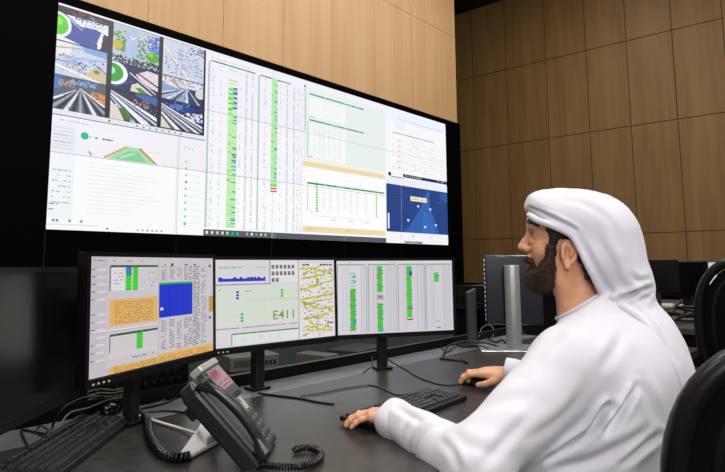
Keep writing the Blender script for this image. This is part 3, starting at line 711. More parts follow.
def keyboard(label, center, yaw, z=DESK):
    ks, U = key_rows(); Wk, Dk = 22.5*U, 6.2*U
    t = thing('keyboard', label, 'keyboard', (center[0], center[1], z), yaw, 'black keyboards on the desk')
    M = Matrix.Rotation(math.radians(3), 4, 'X')
    b = MB(); b.box((0, 0, .010), (Wk+.016, Dk+.024, .014), bev=.004, seg=3); b.build('case', M_kb, t, M)
    for k in (-1, 1): b = MB(); b.box((k*Wk*.35, Dk/2-.006, .004), (.03, .012, .008)); b.build('foot', M_kb, t)
    for x, y, w in ks:
        k = round(w, 4)
        if k not in KEYM:
            m = MB(); bm = bmesh.new(); bmesh.ops.create_cube(bm, size=1); bmesh.ops.scale(bm, vec=(w-.0016, U-.0016, .008), verts=bm.verts)
            for v in bm.verts:
                if v.co.z > 0: v.co.x -= math.copysign(.0022, v.co.x); v.co.y -= math.copysign(.0022, v.co.y)
            bmesh.ops.bevel(bm, geom=bm.edges[:], offset=.0008, segments=1, affect='EDGES'); m.bm(bm)
            o = m.build('key', M_key, t); KEYM[k] = o.data
        else:
            o = bpy.data.objects.new('key', KEYM[k]); C.objects.link(o); o.parent = t
        p = M @ Vector((-Wk/2+x+w/2, -Dk/2+y+U/2, .0195)); o.location = p; o.rotation_euler = (math.radians(3), 0, 0)
    return t
keyboard('black keyboard under the hands of the seated man', (1.415, 1.055), .06)
ka, kb_, kc = at(80, 419, -.40), at(128, 424, -.40), at(0, 467, -.40)
kd = (kc-ka).normalized(); kn = Vector((-kd.y, kd.x, 0))
KBA = math.atan2(-kd.y, -kd.x); KBL = ka+kd*.22+kn*.071
keyboard('black keyboard at the lower left corner in front of the switched off monitor', KBL, KBA)
def mouse(label, p, yaw, s=1.0):
    t = thing('computer_mouse', label, 'mouse', (p[0], p[1], DESK), yaw, 'black mice on the desk')
    b = MB(); bm = bmesh.new(); bmesh.ops.create_uvsphere(bm, u_segments=24, v_segments=14, radius=1)
    for v in bm.verts:
        x, y, z = v.co; w = .031*(1-.10*y); v.co = (x*w*s, y*.058*s, max(z, -.15)*(.034-.006*y)*s+.005)
    b.bm(bm, smooth=True); b.build('body', M_gloss, t)
    b = MB(); b.tube([(0, .048*s, .0255*s), (0, .02*s, .0375*s)], .0012, 6); b.build('button_split', M_port, t)
    b = MB(); b.cyl((-.004, .032*s, .0315*s), (.004, .032*s, .0315*s), .007, n=14); b.build('scroll_wheel', M_pole, t)
    return t
pm = at(477, 385)
mouse('black mouse held in the right hand of the seated man', pm, math.radians(30))
pm2 = at(112, 413)
mouse('black mouse lying beyond the left keyboard under the cables', pm2, math.radians(-50), .85)

# ================================================================== DESK PHONE
M_ph = mat('phone_charcoal', '1b1b1e', .28, spec=.6); M_phs = mat('phone_silver', 'b4b5aa', .35, metal=.4); M_btn = mat('button_grey', '44454a', .35); M_rim = mat('button_rim', '8f9290', .35, metal=.4)
M_cradle = mat('cradle_grey', '4b4c4a', .35)
ph = thing('desk_phone', 'black corded desk phone propped steeply with a pink lit display', 'telephone', (.87, 1.10, DESK), 0)
# local: X across the face, Y up the face, Z out of the face
ux = Vector((.77, .64, 0)).normalized(); al = math.radians(47); hz = Vector((-ux.y, ux.x, 0))
uy = hz*math.cos(al)+Vector((0, 0, math.sin(al))); uz = ux.cross(uy)
PB = at(262, 466, -.40)-Vector((.87, 1.10, DESK))
PM = Matrix(((ux.x, uy.x, uz.x, PB.x), (ux.y, uy.y, uz.y, PB.y), (ux.z, uy.z, uz.z, PB.z+0.0), (0, 0, 0, 1)))
PW, PH = .205, .225
b = MB(); b.prism([(0, 0), (PW, 0), (PW, PH*.80), (PW-.02, PH), (.02, PH), (0, PH*.9)], -.038, 0, PM, .007); b.build('body', M_ph, ph)
b = MB(); b.prism([(.075, PH*.60), (PW-.002, PH*.60), (PW-.002, PH*1.06), (.075, PH*1.06)], -.012, .010, PM, .004); b.build('display_frame', M_ph, ph)
b = MB(); b.prism([(.073, PH*1.0), (PW, PH*1.0), (PW, PH*1.075), (.073, PH*1.075)], -.016, .014, PM, .004); b.build('top_bar', M_phs, ph)
b = MB(); b.prism([(.083, PH*.68), (PW-.012, PH*.68), (PW-.012, PH*.985), (.083, PH*.985)], .008, .0115, PM); disp = b.build('display', M_off, ph)
pc = Canvas(); pc.rect('b7a6ab', 0, 0, 1, 1); pc.up(); pc.rect('c2506e', .08, .05, .62, .42); pc.rect('d9a2b0', .3, .3, .95, .8); pc.up(); pc.rect('a83e5c', .12, .12, .5, .3); pc.dashes('8a4a5c', .1, .55, .9, .06, .8, .05, .15); pc.dashes('8a4a5c', .1, .7, .9, .06, .8, .05, .15); pc.rect('4a3a40', 0, .84, 1, 1)
pc.build('display_picture', screen_mat('phone_display_pixels', .55), disp, lambda x, y, h: tuple(PM @ Vector((.085+(PW-.10)*x, PH*.98-PH*.29*y, .0122+h))), (0, 0, 1, 1))
for i in range(4):
    b = MB(); b.prism([(.09+i*.026, PH*.615), (.110+i*.026, PH*.615), (.110+i*.026, PH*.655), (.09+i*.026, PH*.655)], .008, .0125, PM, .001); b.build('soft_key', M_port, ph)
b = MB(); n = 28; b.tube([PM @ Vector((.135+.024*math.cos(2*math.pi*i/n), PH*.525+.017*math.sin(2*math.pi*i/n), .003)) for i in range(n+1)], .0035, 8, False); b.build('dial_ring', M_rim, ph)
b = MB(); b.prism([(.135+.017*math.cos(2*math.pi*i/n), PH*.525+.012*math.sin(2*math.pi*i/n)) for i in range(n)], -.001, .005, PM, .001); b.build('centre_button', M_btn, ph)
b = MB(); b.prism([(.085, PH*.44), (.19, PH*.44), (.197, PH*.60), (.08, PH*.60)], -.004, .0015, PM, .001); b.build('trim_strip', mat('phone_trim', 'aab39a', .4), ph)
for r in range(5):
    for c in range(4):
        x = .086+c*.0275; y = .012+r*.0185
        b = MB(); b.prism([(x, y), (x+.021, y), (x+.021, y+.012), (x, y+.012)], -.001, .005, PM, .0018, 2); kb = b.build('number_button', M_btn, ph)
        b = MB(); b.prism([(x+.004, y+.0085), (x+.017, y+.0085), (x+.017, y+.0105), (x+.004, y+.0105)], .0046, .0056, PM); b.build('button_print', M_rim, kb)
# cradle well and handset along the left side
b = MB(); b.prism([(.008, .03), (.056, .03), (.056, PH*.88), (.008, PH*.88)], -.002, .008, PM, .004); b.build('cradle', M_cradle, ph)
hp = [(.020, .004, .014), (.020, .03, .018), (.020, .055, .026), (.020, PH*.48, .031), (.020, PH*.74, .026), (.020, PH*.85, .018), (.020, PH*.93, .013)]
b = MB(); cs = catmull(hp, 5); vs = []; nn = 16
for i, q in enumerate(cs):
    f = i/(len(cs)-1); e = 1-min(f, 1-f)*2; wx = .014+.012*max(0, e-.45)/.55; wz = .010+.009*max(0, e-.5)/.5
    if i in (0, len(cs)-1): wx *= .75; wz *= .75
    for j in range(nn):
        a = 2*math.pi*j/nn; sx = math.copysign(abs(math.cos(a))**.6, math.cos(a)); sz = math.copysign(abs(math.sin(a))**.6, math.sin(a))
        vs.append(PM @ Vector((q.x+wx*sx, q.y, q.z+wz*sz)))
k = len(cs); b.add(vs, [[i*nn+j, (i+1)*nn+j, (i+1)*nn+(j+1) % nn, i*nn+(j+1) % nn] for i in range(k-1) for j in range(nn)]+[list(range(nn)), [(k-1)*nn+j for j in range(nn)][::-1]], True)
b.build('handset', M_ph, ph)
b = MB(); b.prism([(.03, .16), (.175, .16), (.175, .19), (.03, .19)], -.06, -.035, PM, .004)
q0, q1 = PM @ Vector((.04, PH*.62, -.036)), PM @ Vector((.165, PH*.62, -.036))
b.tube([q1, (q1.x+hz.x*.03, q1.y+hz.y*.03, .006)], .007, 8); b.build('prop_stand', M_ph, ph)
zc = .009
pts = [(250, 462), (265, 465), (285, 467), (303, 466), (316, 461), (321, 454), (314, 449), (303, 448), (294, 450)]
c_ = coil([at(u, v, DESK+zc) for u, v in pts], .0062, .0022, .0062); tag(c_.build('phone_cord', M_gloss), 'short coiled black phone cord curling on the desk in front of the phone', 'cord')

# white plastic piece and its cable behind the phone
M_white = mat('white_plastic', 'd8d6d2', .4)
a0, a1, a2, a3 = at(180, 457), at(189, 461), at(222, 443), at(203, 424)
hb = thing('cable_holder', 'white folded plastic holder lying behind the phone', 'holder', (a2+a0)/2)
o_ = (a2+a0)/2
b = MB(); P_ = [(p-o_) for p in (a0, a1, a2, at(219, 430), a3, at(192, 440))]
b.prism([(p.x, p.y) for p in P_], .001, .010, None, .003); b.build('holder_plate', M_white, hb)
b = MB(); P_ = [(p-o_) for p in (at(197, 440), at(206, 451), at(222, 443), at(219, 431), at(203, 424))]
b.prism([(p.x, p.y) for p in P_], .010, .026, None, .005); b.build('holder_grip', M_white, hb)
b = MB(); b.tube(catmull([at(*q)-o_ for q in ((134, 414, DESK+.02), (145, 418, DESK+.008), (165, 424, DESK+.006), (185, 430, DESK+.006), (199, 435, DESK+.012))], 8), .0032, 8); b.build('white_cable', M_white, hb)

# ================================================================== CABLES
M_cable = mat('cable_black', '0b0b0c', .4); M_cab_y = mat('cable_olive', '6c6a48', .45); M_cab_g = mat('cable_grey', '5a5a58', .45)
def cable(label, pts, r=.003, m=M_cable, n=8, g='loose cables on the desk'):
    ps = []
    for q in pts:
        z = q[2] if len(q) > 2 else 0
        ps.append(at(q[0], q[1], DESK+r+z))
    b = MB(); b.tube(catmull(ps, n), r, 8); return tag(b.build('cable', m), label, 'cable', g)
cable('black cable running from the second monitor pole across the open desk', [(258, 393), (272, 395), (290, 397), (303, 399), (318, 402), (334, 404)])
t_ = coil([at(u, v, DESK+.004) for u, v in [(300, 396), (320, 393), (345, 388), (369, 385)]], .0026, .0012, .008, 5, 8)
tag(t_.build('cable', M_cable), 'thin twisted black cable lying left of the keyboard of the man', 'cable', 'loose cables on the desk')
cable('thin black cable leading into the back of the keyboard of the man', [(369, 385), (378, 387), (387, 391), (398, 395), (412, 393)], .002)
cable('long black mouse cable trailing from the third monitor pole to the hand', [(386, 358), (394, 363), (408, 371), (420, 378), (438, 384), (452, 385), (463, 383)], .0024)
cable('short black cable at the foot of the third monitor pole', [(363, 373), (368, 369), (372, 366), (372, 357, .03)], .002)
cable('black cable arching from the left monitor pole to behind the phone', [(132, 409), (150, 407), (170, 401), (188, 391), (205, 384, .01)], .0035)
cable('black cable lying flat from the left monitor pole to the phone', [(128, 413), (145, 412), (170, 411), (195, 414), (215, 417)], .003)
cable('grey cable beside the arching black one near the phone', [(130, 411), (152, 404), (172, 397), (188, 389)], .002, M_cab_g)
t_ = coil([at(u, v, DESK+.010) for u, v in [(128, 411), (140, 413), (147, 421), (149, 434), (155, 446), (165, 455), (178, 458), (190, 456)]], .0085, .0032, .0072)
tag(t_.build('coiled_cord', M_gloss), 'thick coiled black cord looping beside the left keyboard', 'cord')
cable('black cable hanging in a loop under the switched off monitor', [(52, 441), (52, 428, .02), (58, 415, .05), (68, 405, .07), (84, 398, .08), (104, 396, .08)], .003)
cable('olive cable curving behind the left keyboard', [(60, 428), (64, 419, .01), (72, 412, .02), (88, 408, .02), (108, 400, .04), (122, 397, .05)], .0025, M_cab_y)
cable('grey cable crossing behind the left keyboard', [(66, 424), (80, 416), (100, 412), (125, 411)], .0028, M_cab_g)
cable('black cable curling at the foot of the switched off monitor', [(28, 446), (23, 437), (22, 430), (34, 432), (46, 434)], .003)
cable('small black loop of cable on the bare desk at far left', [(34, 434), (40, 426), (48, 430), (42, 436), (35, 432)], .0018)
for i, (m_, lab) in enumerate(((M_cab_y, 'uppermost olive cable in the bundle below the first lit monitor'), (M_cab_y, 'lower olive cable in the bundle below the first lit monitor'), (M_cab_g, 'grey cable in the bundle below the first lit monitor'))):
    cable(lab, [(88, 392+i*4, .06), (100, 389+i*4, .06), (115, 390+i*3, .07), (130, 386+i*3, .07)], .0022, m_, 8, 'cable bundle below the first lit monitor')
cable('tangled black cable at the foot of the bare monitor stand', [(443, 356, .0), (447, 347, .01), (456, 343, .02), (470, 341, .03), (486, 343, .02), (500, 347, .0)], .0045)
cable('second black cable curling past the bare monitor stand', [(440, 345), (446, 352), (455, 347, .01), (463, 345, .02), (478, 345, .02), (492, 350, .0)], .0035)
cable('pale cable loop beside the bare monitor stand', [(479, 337, .02), (482, 328, .04), (489, 325, .05), (494, 330, .03), (492, 338, .0)], .003, M_cab_g)
cable('black cable pile in front of the rear monitor foot', [(486, 338, .01), (496, 342), (502, 340, .02), (508, 344), (514, 341, .01)], .005)
b = MB(); b.tube([at(440, 358.5, DESK+.005), at(466, 361, DESK+.005)], .0045, 8); b.tube([at(462, 359, DESK+.006), at(467, 362.5, DESK+.006)], .007, 8)
tag(b.build('marker_pen', M_port), 'small black pen lying on the desk beyond the mouse', 'pen')
# clutter on the far desk
M_paper = mat('paper_white', 'b9b8ac', .8)
t = thing('paper_stack', 'loose white papers on the far desk beside the headscarf', 'papers', at(668, 306, DESK))
b = MB()
for i in range(4): b.box((.02*i, .015*i, .003+.003*i), (.34, .24, .002), Matrix.Rotation(.25*i-.3, 4, 'Z'))
b.build('sheet', M_paper, t)
r = random.Random(3)
for i in range(9):
    u, v = r.uniform(655, 695), r.uniform(286, 300)
    ps = [at(u, 305, DESK+.01)*(.72)]; p0 = Vector((4.9+r.uniform(-.5, .4), 1.05+r.uniform(-.35, .25), DESK+.012))
    pts = [p0+Vector((r.uniform(-.25, .25), r.uniform(-.25, .25), abs(r.uniform(0, .13)) if 0 < k < 4 else 0)) for k in range(5)]
    b = MB(); b.tube(catmull(pts, 6), .009, 6)
    tag(b.build('cable', M_cab_g if i % 3 == 0 else M_cable), 'one of the tangled cables heaped on the far desk', 'cable', 'tangled cables on the far desk')
# ================================================================== SIGNED DISTANCE MODELLING
class Field:
    """distance field sampled on a grid; shapes are blended in one after another"""
    def __init__(s, lo, hi, h):
        s.lo = np.array(lo, float); s.h = h; s.n = tuple(int(math.ceil((b-a)/h))+1 for a, b in zip(lo, hi))
        s.F = np.full(s.n, 1.0, np.float32)
    def region(s, lo, hi, pad):
        a = [max(0, int((l-pad-o)/s.h)) for l, o in zip(lo, s.lo)]; b = [min(n, int((u+pad-o)/s.h)+2) for u, o, n in zip(hi, s.lo, s.n)]
        if any(x >= y for x, y in zip(a, b)): return None, None
        sl = tuple(slice(x, y) for x, y in zip(a, b))
        g = np.meshgrid(*[(np.arange(x, y)*s.h+o).astype(np.float32) for x, y, o in zip(a, b, s.lo)], indexing='ij')
        return sl, g
    def blend(s, d, sl, k, sub=False):
        A = s.F[sl]
        if sub: A = -A
        if k > 0:
            hh = np.clip(.5+.5*(A-d)/k, 0, 1); r = A*(1-hh)+d*hh-k*hh*(1-hh)
        else: r = np.minimum(A, d)
        s.F[sl] = -r if sub else r
    def cap(s, a, b, ra, rb=None, k=.01, sub=False):
        rb = ra if rb is None else rb; a, b = np.array(a, float), np.array(b, float); m = max(ra, rb)
        sl, g = s.region(np.minimum(a, b)-m, np.maximum(a, b)+m, k+.03)
        if sl is None: return
        ab = b-a; t = np.clip(sum((g[i]-a[i])*ab[i] for i in range(3))/max(ab@ab, 1e-12), 0, 1)
        d = np.sqrt(sum((g[i]-a[i]-t*ab[i])**2 for i in range(3)))-(ra+(rb-ra)*t)
        s.blend(d, sl, k, sub)
    def ell(s, c, r, ax=None, k=.01, sub=False, p=2):
        """ellipsoid; ax = rows are its own axes"""
        c = np.array(c, float); ax = np.eye(3) if ax is None else np.array(ax, float); r = np.array(r, float)
        e = np.sqrt(((ax*r[:, None])**2).sum(0))*1.02
        sl, g = s.region(c-e, c+e, k+.03)
        if sl is None: return
        q = [sum((g[i]-c[i])*ax[j][i] for i in range(3)) for j in range(3)]
        if p == 2:
            k0 = np.sqrt(sum((q[j]/r[j])**2 for j in range(3))); k1 = np.sqrt(sum((q[j]/r[j]**2)**2 for j in range(3)))
            d = k0*(k0-1)/np.maximum(k1, 1e-9)
        else:
            k0 = sum(np.abs(q[j]/r[j])**p for j in range(3))**(1/p); d = (k0-1)*r.min()
        s.blend(d, sl, k, sub)
    def mesh(s):
        F = s.F; n = F.shape; S = F < 0
        c = np.zeros(tuple(x-1 for x in n), np.uint8)
        for dx in (0, 1):
            for dy in (0, 1):
                for dz in (0, 1): c += S[dx:n[0]-1+dx, dy:n[1]-1+dy, dz:n[2]-1+dz]
        I = np.argwhere((c > 0) & (c < 8)); vid = np.full(c.shape, -1, np.int32); vid[tuple(I.T)] = np.arange(len(I))
        P = np.zeros((len(I), 3)); N = np.zeros(len(I))
        cor = [(x, y, z) for x in (0, 1) for y in (0, 1) for z in (0, 1)]
        V = {q: F[I[:, 0]+q[0], I[:, 1]+q[1], I[:, 2]+q[2]] for q in cor}
        for a in cor:
            for ax in range(3):
                if a[ax]: continue
                b = list(a); b[ax] = 1; b = tuple(b); fa, fb = V[a], V[b]; m = (fa < 0) != (fb < 0)
                t = fa[m]/(fa[m]-fb[m]); q = np.tile(np.array(a, float), (m.sum(), 1)); q[:, ax] = t; P[m] += q; N[m] += 1
        P = (P/N[:, None]+I)*s.h+s.lo; faces = []
        for ax in range(3):
            o = [slice(None)]*3; o2 = [slice(None)]*3; o[ax] = slice(0, -1); o2[ax] = slice(1, None)
            A, B = S[tuple(o)], S[tuple(o2)]; E = np.argwhere(A != B); u, v = (ax+1) % 3, (ax+2) % 3
            E = E[(E[:, u] > 0) & (E[:, v] > 0) & (E[:, u] < n[u]-1) & (E[:, v] < n[v]-1)]
            def cell(du, dv): q = E.copy(); q[:, u] -= du; q[:, v] -= dv; return vid[tuple(q.T)]
            Q = np.stack([cell(1, 1), cell(0, 1), cell(0, 0), cell(1, 0)], 1); ins = A[tuple(E.T)]; Q[~ins] = Q[~ins][:, ::-1]; faces.append(Q)
        return P, np.concatenate(faces)
def relax(P, Fq, it, w=.5):
    for _ in range(it):
        acc = np.zeros_like(P); cnt = np.zeros(len(P))
        for i in range(4):
            a, b = Fq[:, i], Fq[:, (i+1) % 4]; np.add.at(acc, a, P[b]); np.add.at(cnt, a, 1); np.add.at(acc, b, P[a]); np.add.at(cnt, b, 1)
        P = P*(1-w)+acc/cnt[:, None]*w
    return P
def np_mesh(name, P, Fq, m, parent=None):
    me = bpy.data.meshes.new(name); me.vertices.add(len(P)); me.vertices.foreach_set('co', P.astype(np.float32).ravel())
    me.loops.add(Fq.size); me.loops.foreach_set('vertex_index', Fq.ravel().astype(np.int32))
    me.polygons.add(len(Fq)); me.polygons.foreach_set('loop_start', np.arange(0, Fq.size, 4, dtype=np.int32))
    me.polygons.foreach_set('use_smooth', np.ones(len(Fq), bool)); me.update(calc_edges=True)
    if isinstance(m, list):
        for x in m: me.materials.append(x)
    else: me.materials.append(m)
    o = bpy.data.objects.new(name, me); C.objects.link(o)
    if parent is not None: o.parent = parent
    return o
def snoise(P, sc, seed=0):
    """smooth pseudo noise from a handful of waves"""
    r = np.random.default_rng(seed); out = np.zeros(len(P))
    for _ in range(8):
        k = r.normal(0, 1, 3); out += np.sin(P@(k*sc)+r.uniform(0, 6.28))
    return out/8

# ================================================================== PERSON
HO = np.array([1.512, .612, .022])              # between the ears
_th = math.radians(22)
HFv = np.array([-math.sin(_th), math.cos(_th), 0]); HR = np.array([math.cos(_th), math.sin(_th), 0]); HUv = np.array([0, 0, 1.])
HAX = [HFv, HR, HUv]
def H(f, s_, u): return HO+HFv*f+HR*s_+HUv*u
def hp2(px, py, s_=0.0):
    """profile outline point -> forward, up in a plane parallel to the head's middle plane"""
    d = ray(px, py); o = HO+HR*s_; t = (o@HR)/(d@HR); q = d*t-HO; return (float(q@HFv), float(q[2]))
def head_local(g): 
    q = [g[i]-HO[i] for i in range(3)]
    return (q[0]*HFv[0]+q[1]*HFv[1], q[0]*HR[0]+q[1]*HR[1], q[2])

def head_shape(S, full=True):
    e = lambda c, r, k=.02, sub=False, p=2: S.ell(H(*c), r, HAX, k, sub, p)
    c = lambda a, b, ra, rb=None, k=.008, sub=False: S.cap(H(*a), H(*b), ra, rb, k, sub)
    e((-.010, 0, .068), (.098, .076, .086)); e((.030, 0, .045), (.060, .066, .085), .02)
    e((.030, 0, -.020), (.054, .060, .062), .02); e((.045, 0, -.035), (.040, .044, .042), .02)
    for s_ in (-1, 1):
        c((-.005, .056*s_, -.02), (.020, .046*s_, -.060), .014, .014, .02); c((.020, .046*s_, -.060), (.066, .014*s_, -.074), .014, .014, .02)
        e((.052, .040*s_, .012), (.026, .024, .022), .018)                       # cheek bones
        c((.078, .012*s_, .078), (.062, .046*s_, .076), .010, .009, .016)        # brow
    e((.070, 0, -.066), (.019, .022, .018), .015)
    e((.068, 0, .100), (.022, .05, .04), .03)
    if full:
        for s_ in (-1, 1):
            e((.090, .034*s_, .055), (.017, .017, .013), .012, True)             # sockets
            e((.0655, .033*s_, .054), (.0155, .016, .0155), .004)                # lids
        c((.084, 0, .066), (.103, 0, .038), .0085, .0095, .010); c((.103, 0, .038), (.1085, 0, .026), .0095, .0105, .006)
        e((.112, 0, .025), (.010, .010, .009), None or .006)
        for s_ in (-1, 1): e((.099, .0125*s_, .020), (.0105, .0085, .009), .005); e((.103, .008*s_, .0115), (.0045, .0035, .004), .003, True)
        c((.092, -.006, -.002), (.092, .006, -.002), .009, .009, .010)
        for s_ in (-1, 1): c((.0955, .0, -.010), (.083, .021*s_, -.014), .0055, .003, .004); c((.094, 0, -.021), (.083, .019*s_, -.017), .0065, .003, .004)
        c((.100, 0, -.0155), (.086, .022, -.0155), .0013, .0012, .002, True); c((.100, 0, -.0155), (.086, -.022, -.0155), .0013, .0012, .002, True)
    c((-.022, 0, -.03), (-.030, 0, -.20), .052, .058, .03)                       # neck
    c((.010, .028, -.075), (.0, .012, -.17), .016, .014, .03); c((.010, -.028, -.075), (.0, -.012, -.17), .016, .014, .03)
def ear(S, s_):
    b = lambda f, u, o=0: H(f, s_*(.0705+o), u)
    tilt = math.radians(14); A = [HFv*math.cos(tilt)+HR*s_*math.sin(tilt)*1.0, HUv, HR*s_*math.cos(tilt)-HFv*math.sin(tilt)]
    A[0] = A[0]/np.linalg.norm(A[0]); A[2] = np.cross(A[0], A[1]); 
    def q(x, y, z=0): return H(-.004, s_*.076, .0)+A[0]*x+A[1]*y+(A[2] if A[2]@HR*s_ > 0 else -A[2])*z
    S.ell(q(0, .004, -.004), (.019, .032, .008), A, .006)
    S.ell(q(.002, .000, .006), (.011, .017, .010), A, .004, True)
    n = 18; ring = []
    for i in range(n):
        a = math.radians(-120+300*i/(n-1)) ; ring.append(q(-.018*math.sin(a+math.pi/2)*1.0, .006+.028*math.sin(a) if False else .006+.027*-math.cos(a+math.pi/2)*-1, .004))
    ring = [q(.016*math.cos(math.radians(t)), .008+.026*math.sin(math.radians(t)), .004) for t in range(-10, 261, 15)]
    for p0, p1 in zip(ring, ring[1:]): S.cap(p0, p1, .0038, .0038, .003)
    inner = [q(.002+.008*math.cos(math.radians(t)), .010+.014*math.sin(math.radians(t)), .004) for t in range(60, 250, 20)]
    for p0, p1 in zip(inner, inner[1:]): S.cap(p0, p1, .0026, .0026, .003)
    S.ell(q(.004, -.026, .0), (.0085, .010, .0055), A, .005)
    S.ell(q(.015, -.004, .003), (.0045, .006, .005), A, .004)

def hand(S, wrist, fwd, up, side, curls, spread, thumb, sc=1.0, elbow=None):
    """side = direction from palm centre towards the thumb"""
    fwd = np.array(fwd, float); fwd /= np.linalg.norm(fwd); up = np.array(up, float); up -= fwd*(up@fwd); up /= np.linalg.norm(up)
    sd = np.cross(up, fwd)*side
    W_ = np.array(wrist, float)
    def q(x, y, z): return W_+(fwd*x+sd*y+up*z)*sc
    AX = [fwd, sd, up]
    mcp = [(.092, .027, .000), (.096, .007, .004), (.090, -.013, .002), (.080, -.031, -.003)]
    bk = elbow-W_; bk /= np.linalg.norm(bk); S.cap(W_+bk*.08, W_+bk*.008, .026, .023, .015); S.ell(q(-.005, 0, 0), (.03, .026, .019), AX, .015)
    S.ell(q(.05, -.002, -.002), (.050, .038, .0145), AX, .015, p=2.6)
    for m in mcp: S.cap(q(.015, m[1]*.5, 0), q(*m), .011, .0098, .010)
    S.ell(q(.035, .024, -.010), (.032, .017, .014), AX, .012); S.ell(q(.04, -.024, -.009), (.036, .015, .012), AX, .012)
    L3 = [(.040, .024, .020), (.045, .028, .021), (.041, .026, .020), (.032, .019, .018)]
    for i, (m, ls) in enumerate(zip(mcp, L3)):
        p = np.array(m); ang = 0; yaw = math.radians(spread[i]); r0 = [.0094, .0096, .0092, .0082][i]
        for j, l in enumerate(ls):
            ang += math.radians(curls[i][j]); d = np.array([math.cos(ang)*math.cos(yaw), math.cos(ang)*math.sin(yaw), -math.sin(ang)])
            p2 = p+d*l; S.cap(q(*p), q(*p2), (r0-.0008*j)*sc, (r0-.0008*(j+1))*sc, .0022 if j == 0 else .002); S.ell(q(*p), ((r0-.0006*j)*1.06*sc,)*3, None, .003); p = p2
    t = [np.array(x) for x in thumb]
    for j in range(len(t)-1): S.cap(q(*t[j]), q(*t[j+1]), [.0155, .0120, .0105][j]*sc, [.0120, .0105, .0085][j]*sc, .008 if j == 0 else .003)
    return q

# joints
WL = np.array([1.206, .944, -.368]); EL = np.array([1.09, .66, -.395]); SL = np.array([1.335, .565, -.205])
WR = np.array([1.832, .955, -.348]); ER = np.array([1.90, .72, -.36]); SR = np.array([1.71, .58, -.205])
def arm_dir(a, b): d = b-a; return d/np.linalg.norm(d)
M_skin = mat('skin', 'e6ae8a', .42, spec=.4, sss=.12, var=((38, 38, 38), 'd89a76', .7), bump=((700, 700, 700), .12, .0006))
parts_ = []
S = Field(HO-np.array([.15, .15, .22]), HO+np.array([.15, .15, .19]), .0024)
head_shape(S); ear(S, -1); ear(S, 1); P, Q = S.mesh(); parts_.append((P, Q))
S = Field(WL-np.array([.16, .16, .12]), WL+np.array([.13, .24, .10]), .0022)
tipL = np.array([1.185, 1.075, -.372]); fL = np.array([-.036, .13, -.012])
hand(S, WL+[.004, -.026, .008], fL, (.06, -.02, 1), -1, [(7, 16, 12), (8, 17, 12), (9, 18, 12), (10, 18, 12)], [7, 1, -5, -13], [(.012, .020, -.010), (.045, .044, -.014), (.074, .052, -.018), (.098, .052, -.020)], .88, EL)
P, Q = S.mesh(); parts_.append((P, Q))
S = Field(WR-np.array([.20, .14, .12]), WR+np.array([.14, .24, .10]), .0022)
fR = np.array([-.025, .15, -.012])
hand(S, WR, fR, (-.12, .02, 1), 1, [(2, 26, 20), (4, 28, 20), (8, 32, 24), (12, 34, 26)], [5, 0, -6, -14], [(.012, .020, -.010), (.040, .046, -.018), (.070, .056, -.026), (.096, .052, -.030)], .96, ER)
P, Q = S.mesh(); parts_.append((P, Q))
# trunk, arms and legs under the clothes
S = Field((.95, .15, -1.16), (2.15, 1.3, .05), .010)
S.cap(H(-.03, 0, -.14), H(-.04, 0, -.22), .045, .06, .03); S.cap(SL, SR, .055, .055, .05)
S.ell((1.53, .50, -.33), (.165, .11, .20), None, .05); S.ell((1.54, .47, -.55), (.155, .12, .20), None, .05); S.ell((1.55, .43, -.66), (.17, .14, .10), None, .05)
for a, b_, c_ in ((SL, EL, WL), (SR, ER, WR)): b_ = b_+np.array([.012, .02, -.008]); S.cap(a, b_, .042, .028, .02); S.cap(b_, c_, .028, .022, .01)
for x, kx in ((1.46, 1.40), (1.64, 1.70)):
    S.cap((x, .45, -.64), (kx, .92, -.63), .075, .055, .04); S.cap((kx, .92, -.63), (kx, .98, -1.08), .052, .036, .02); S.cap((kx, .96, -1.11), (kx, 1.12, -1.125), .034, .026, .02)
P, Q = S.mesh(); parts_.append((P, Q))
o = 0; PP = []; QQ = []
for P, Q in parts_: PP.append(P); QQ.append(Q+o); o += len(P)
person = np_mesh('person', np.concatenate(PP), np.concatenate(QQ), M_skin)
tag(person, 'seated bearded man in white robe and headscarf working at the desk, seen side on', 'person')

# ---- polygons in the profile plane
def poly_sd(F_, U_, pts):
    d = np.full(F_.shape, 1e9, np.float32); ins = np.zeros(F_.shape, bool)
    for i in range(len(pts)):
        x0, y0 = pts[i-1]; x1, y1 = pts[i]; ex, ey = x1-x0, y1-y0
        t = np.clip(((F_-x0)*ex+(U_-y0)*ey)/(ex*ex+ey*ey+1e-12), 0, 1); d = np.minimum(d, (F_-x0-t*ex)**2+(U_-y0-t*ey)**2)
        if y0 != y1: ins ^= ((U_ < y0) != (U_ < y1)) & (F_ < ex*(U_-y0)/(y1-y0)+x0)
    d = np.sqrt(d); return np.where(ins, -d, d)
def dense(pts, closed=True, n=5):
    P_ = [Vector((a, b, 0)) for a, b in pts]; k = len(P_); out = []
    for i in range(k if closed else k-1):
        a, b, c, d = P_[(i-1) % k], P_[i], P_[(i+1) % k], P_[(i+2) % k]
        if not closed and i == 0: a = b
        if not closed and i == k-2: d = c
        for j in range(n):
            t = j/n; v = .5*((2*b)+(c-a)*t+(2*a-5*b+4*c-d)*t*t+(3*b-a-3*c+d)*t**3); out.append((v.x, v.y))
    if not closed: out.append((P_[-1].x, P_[-1].y))
    return out
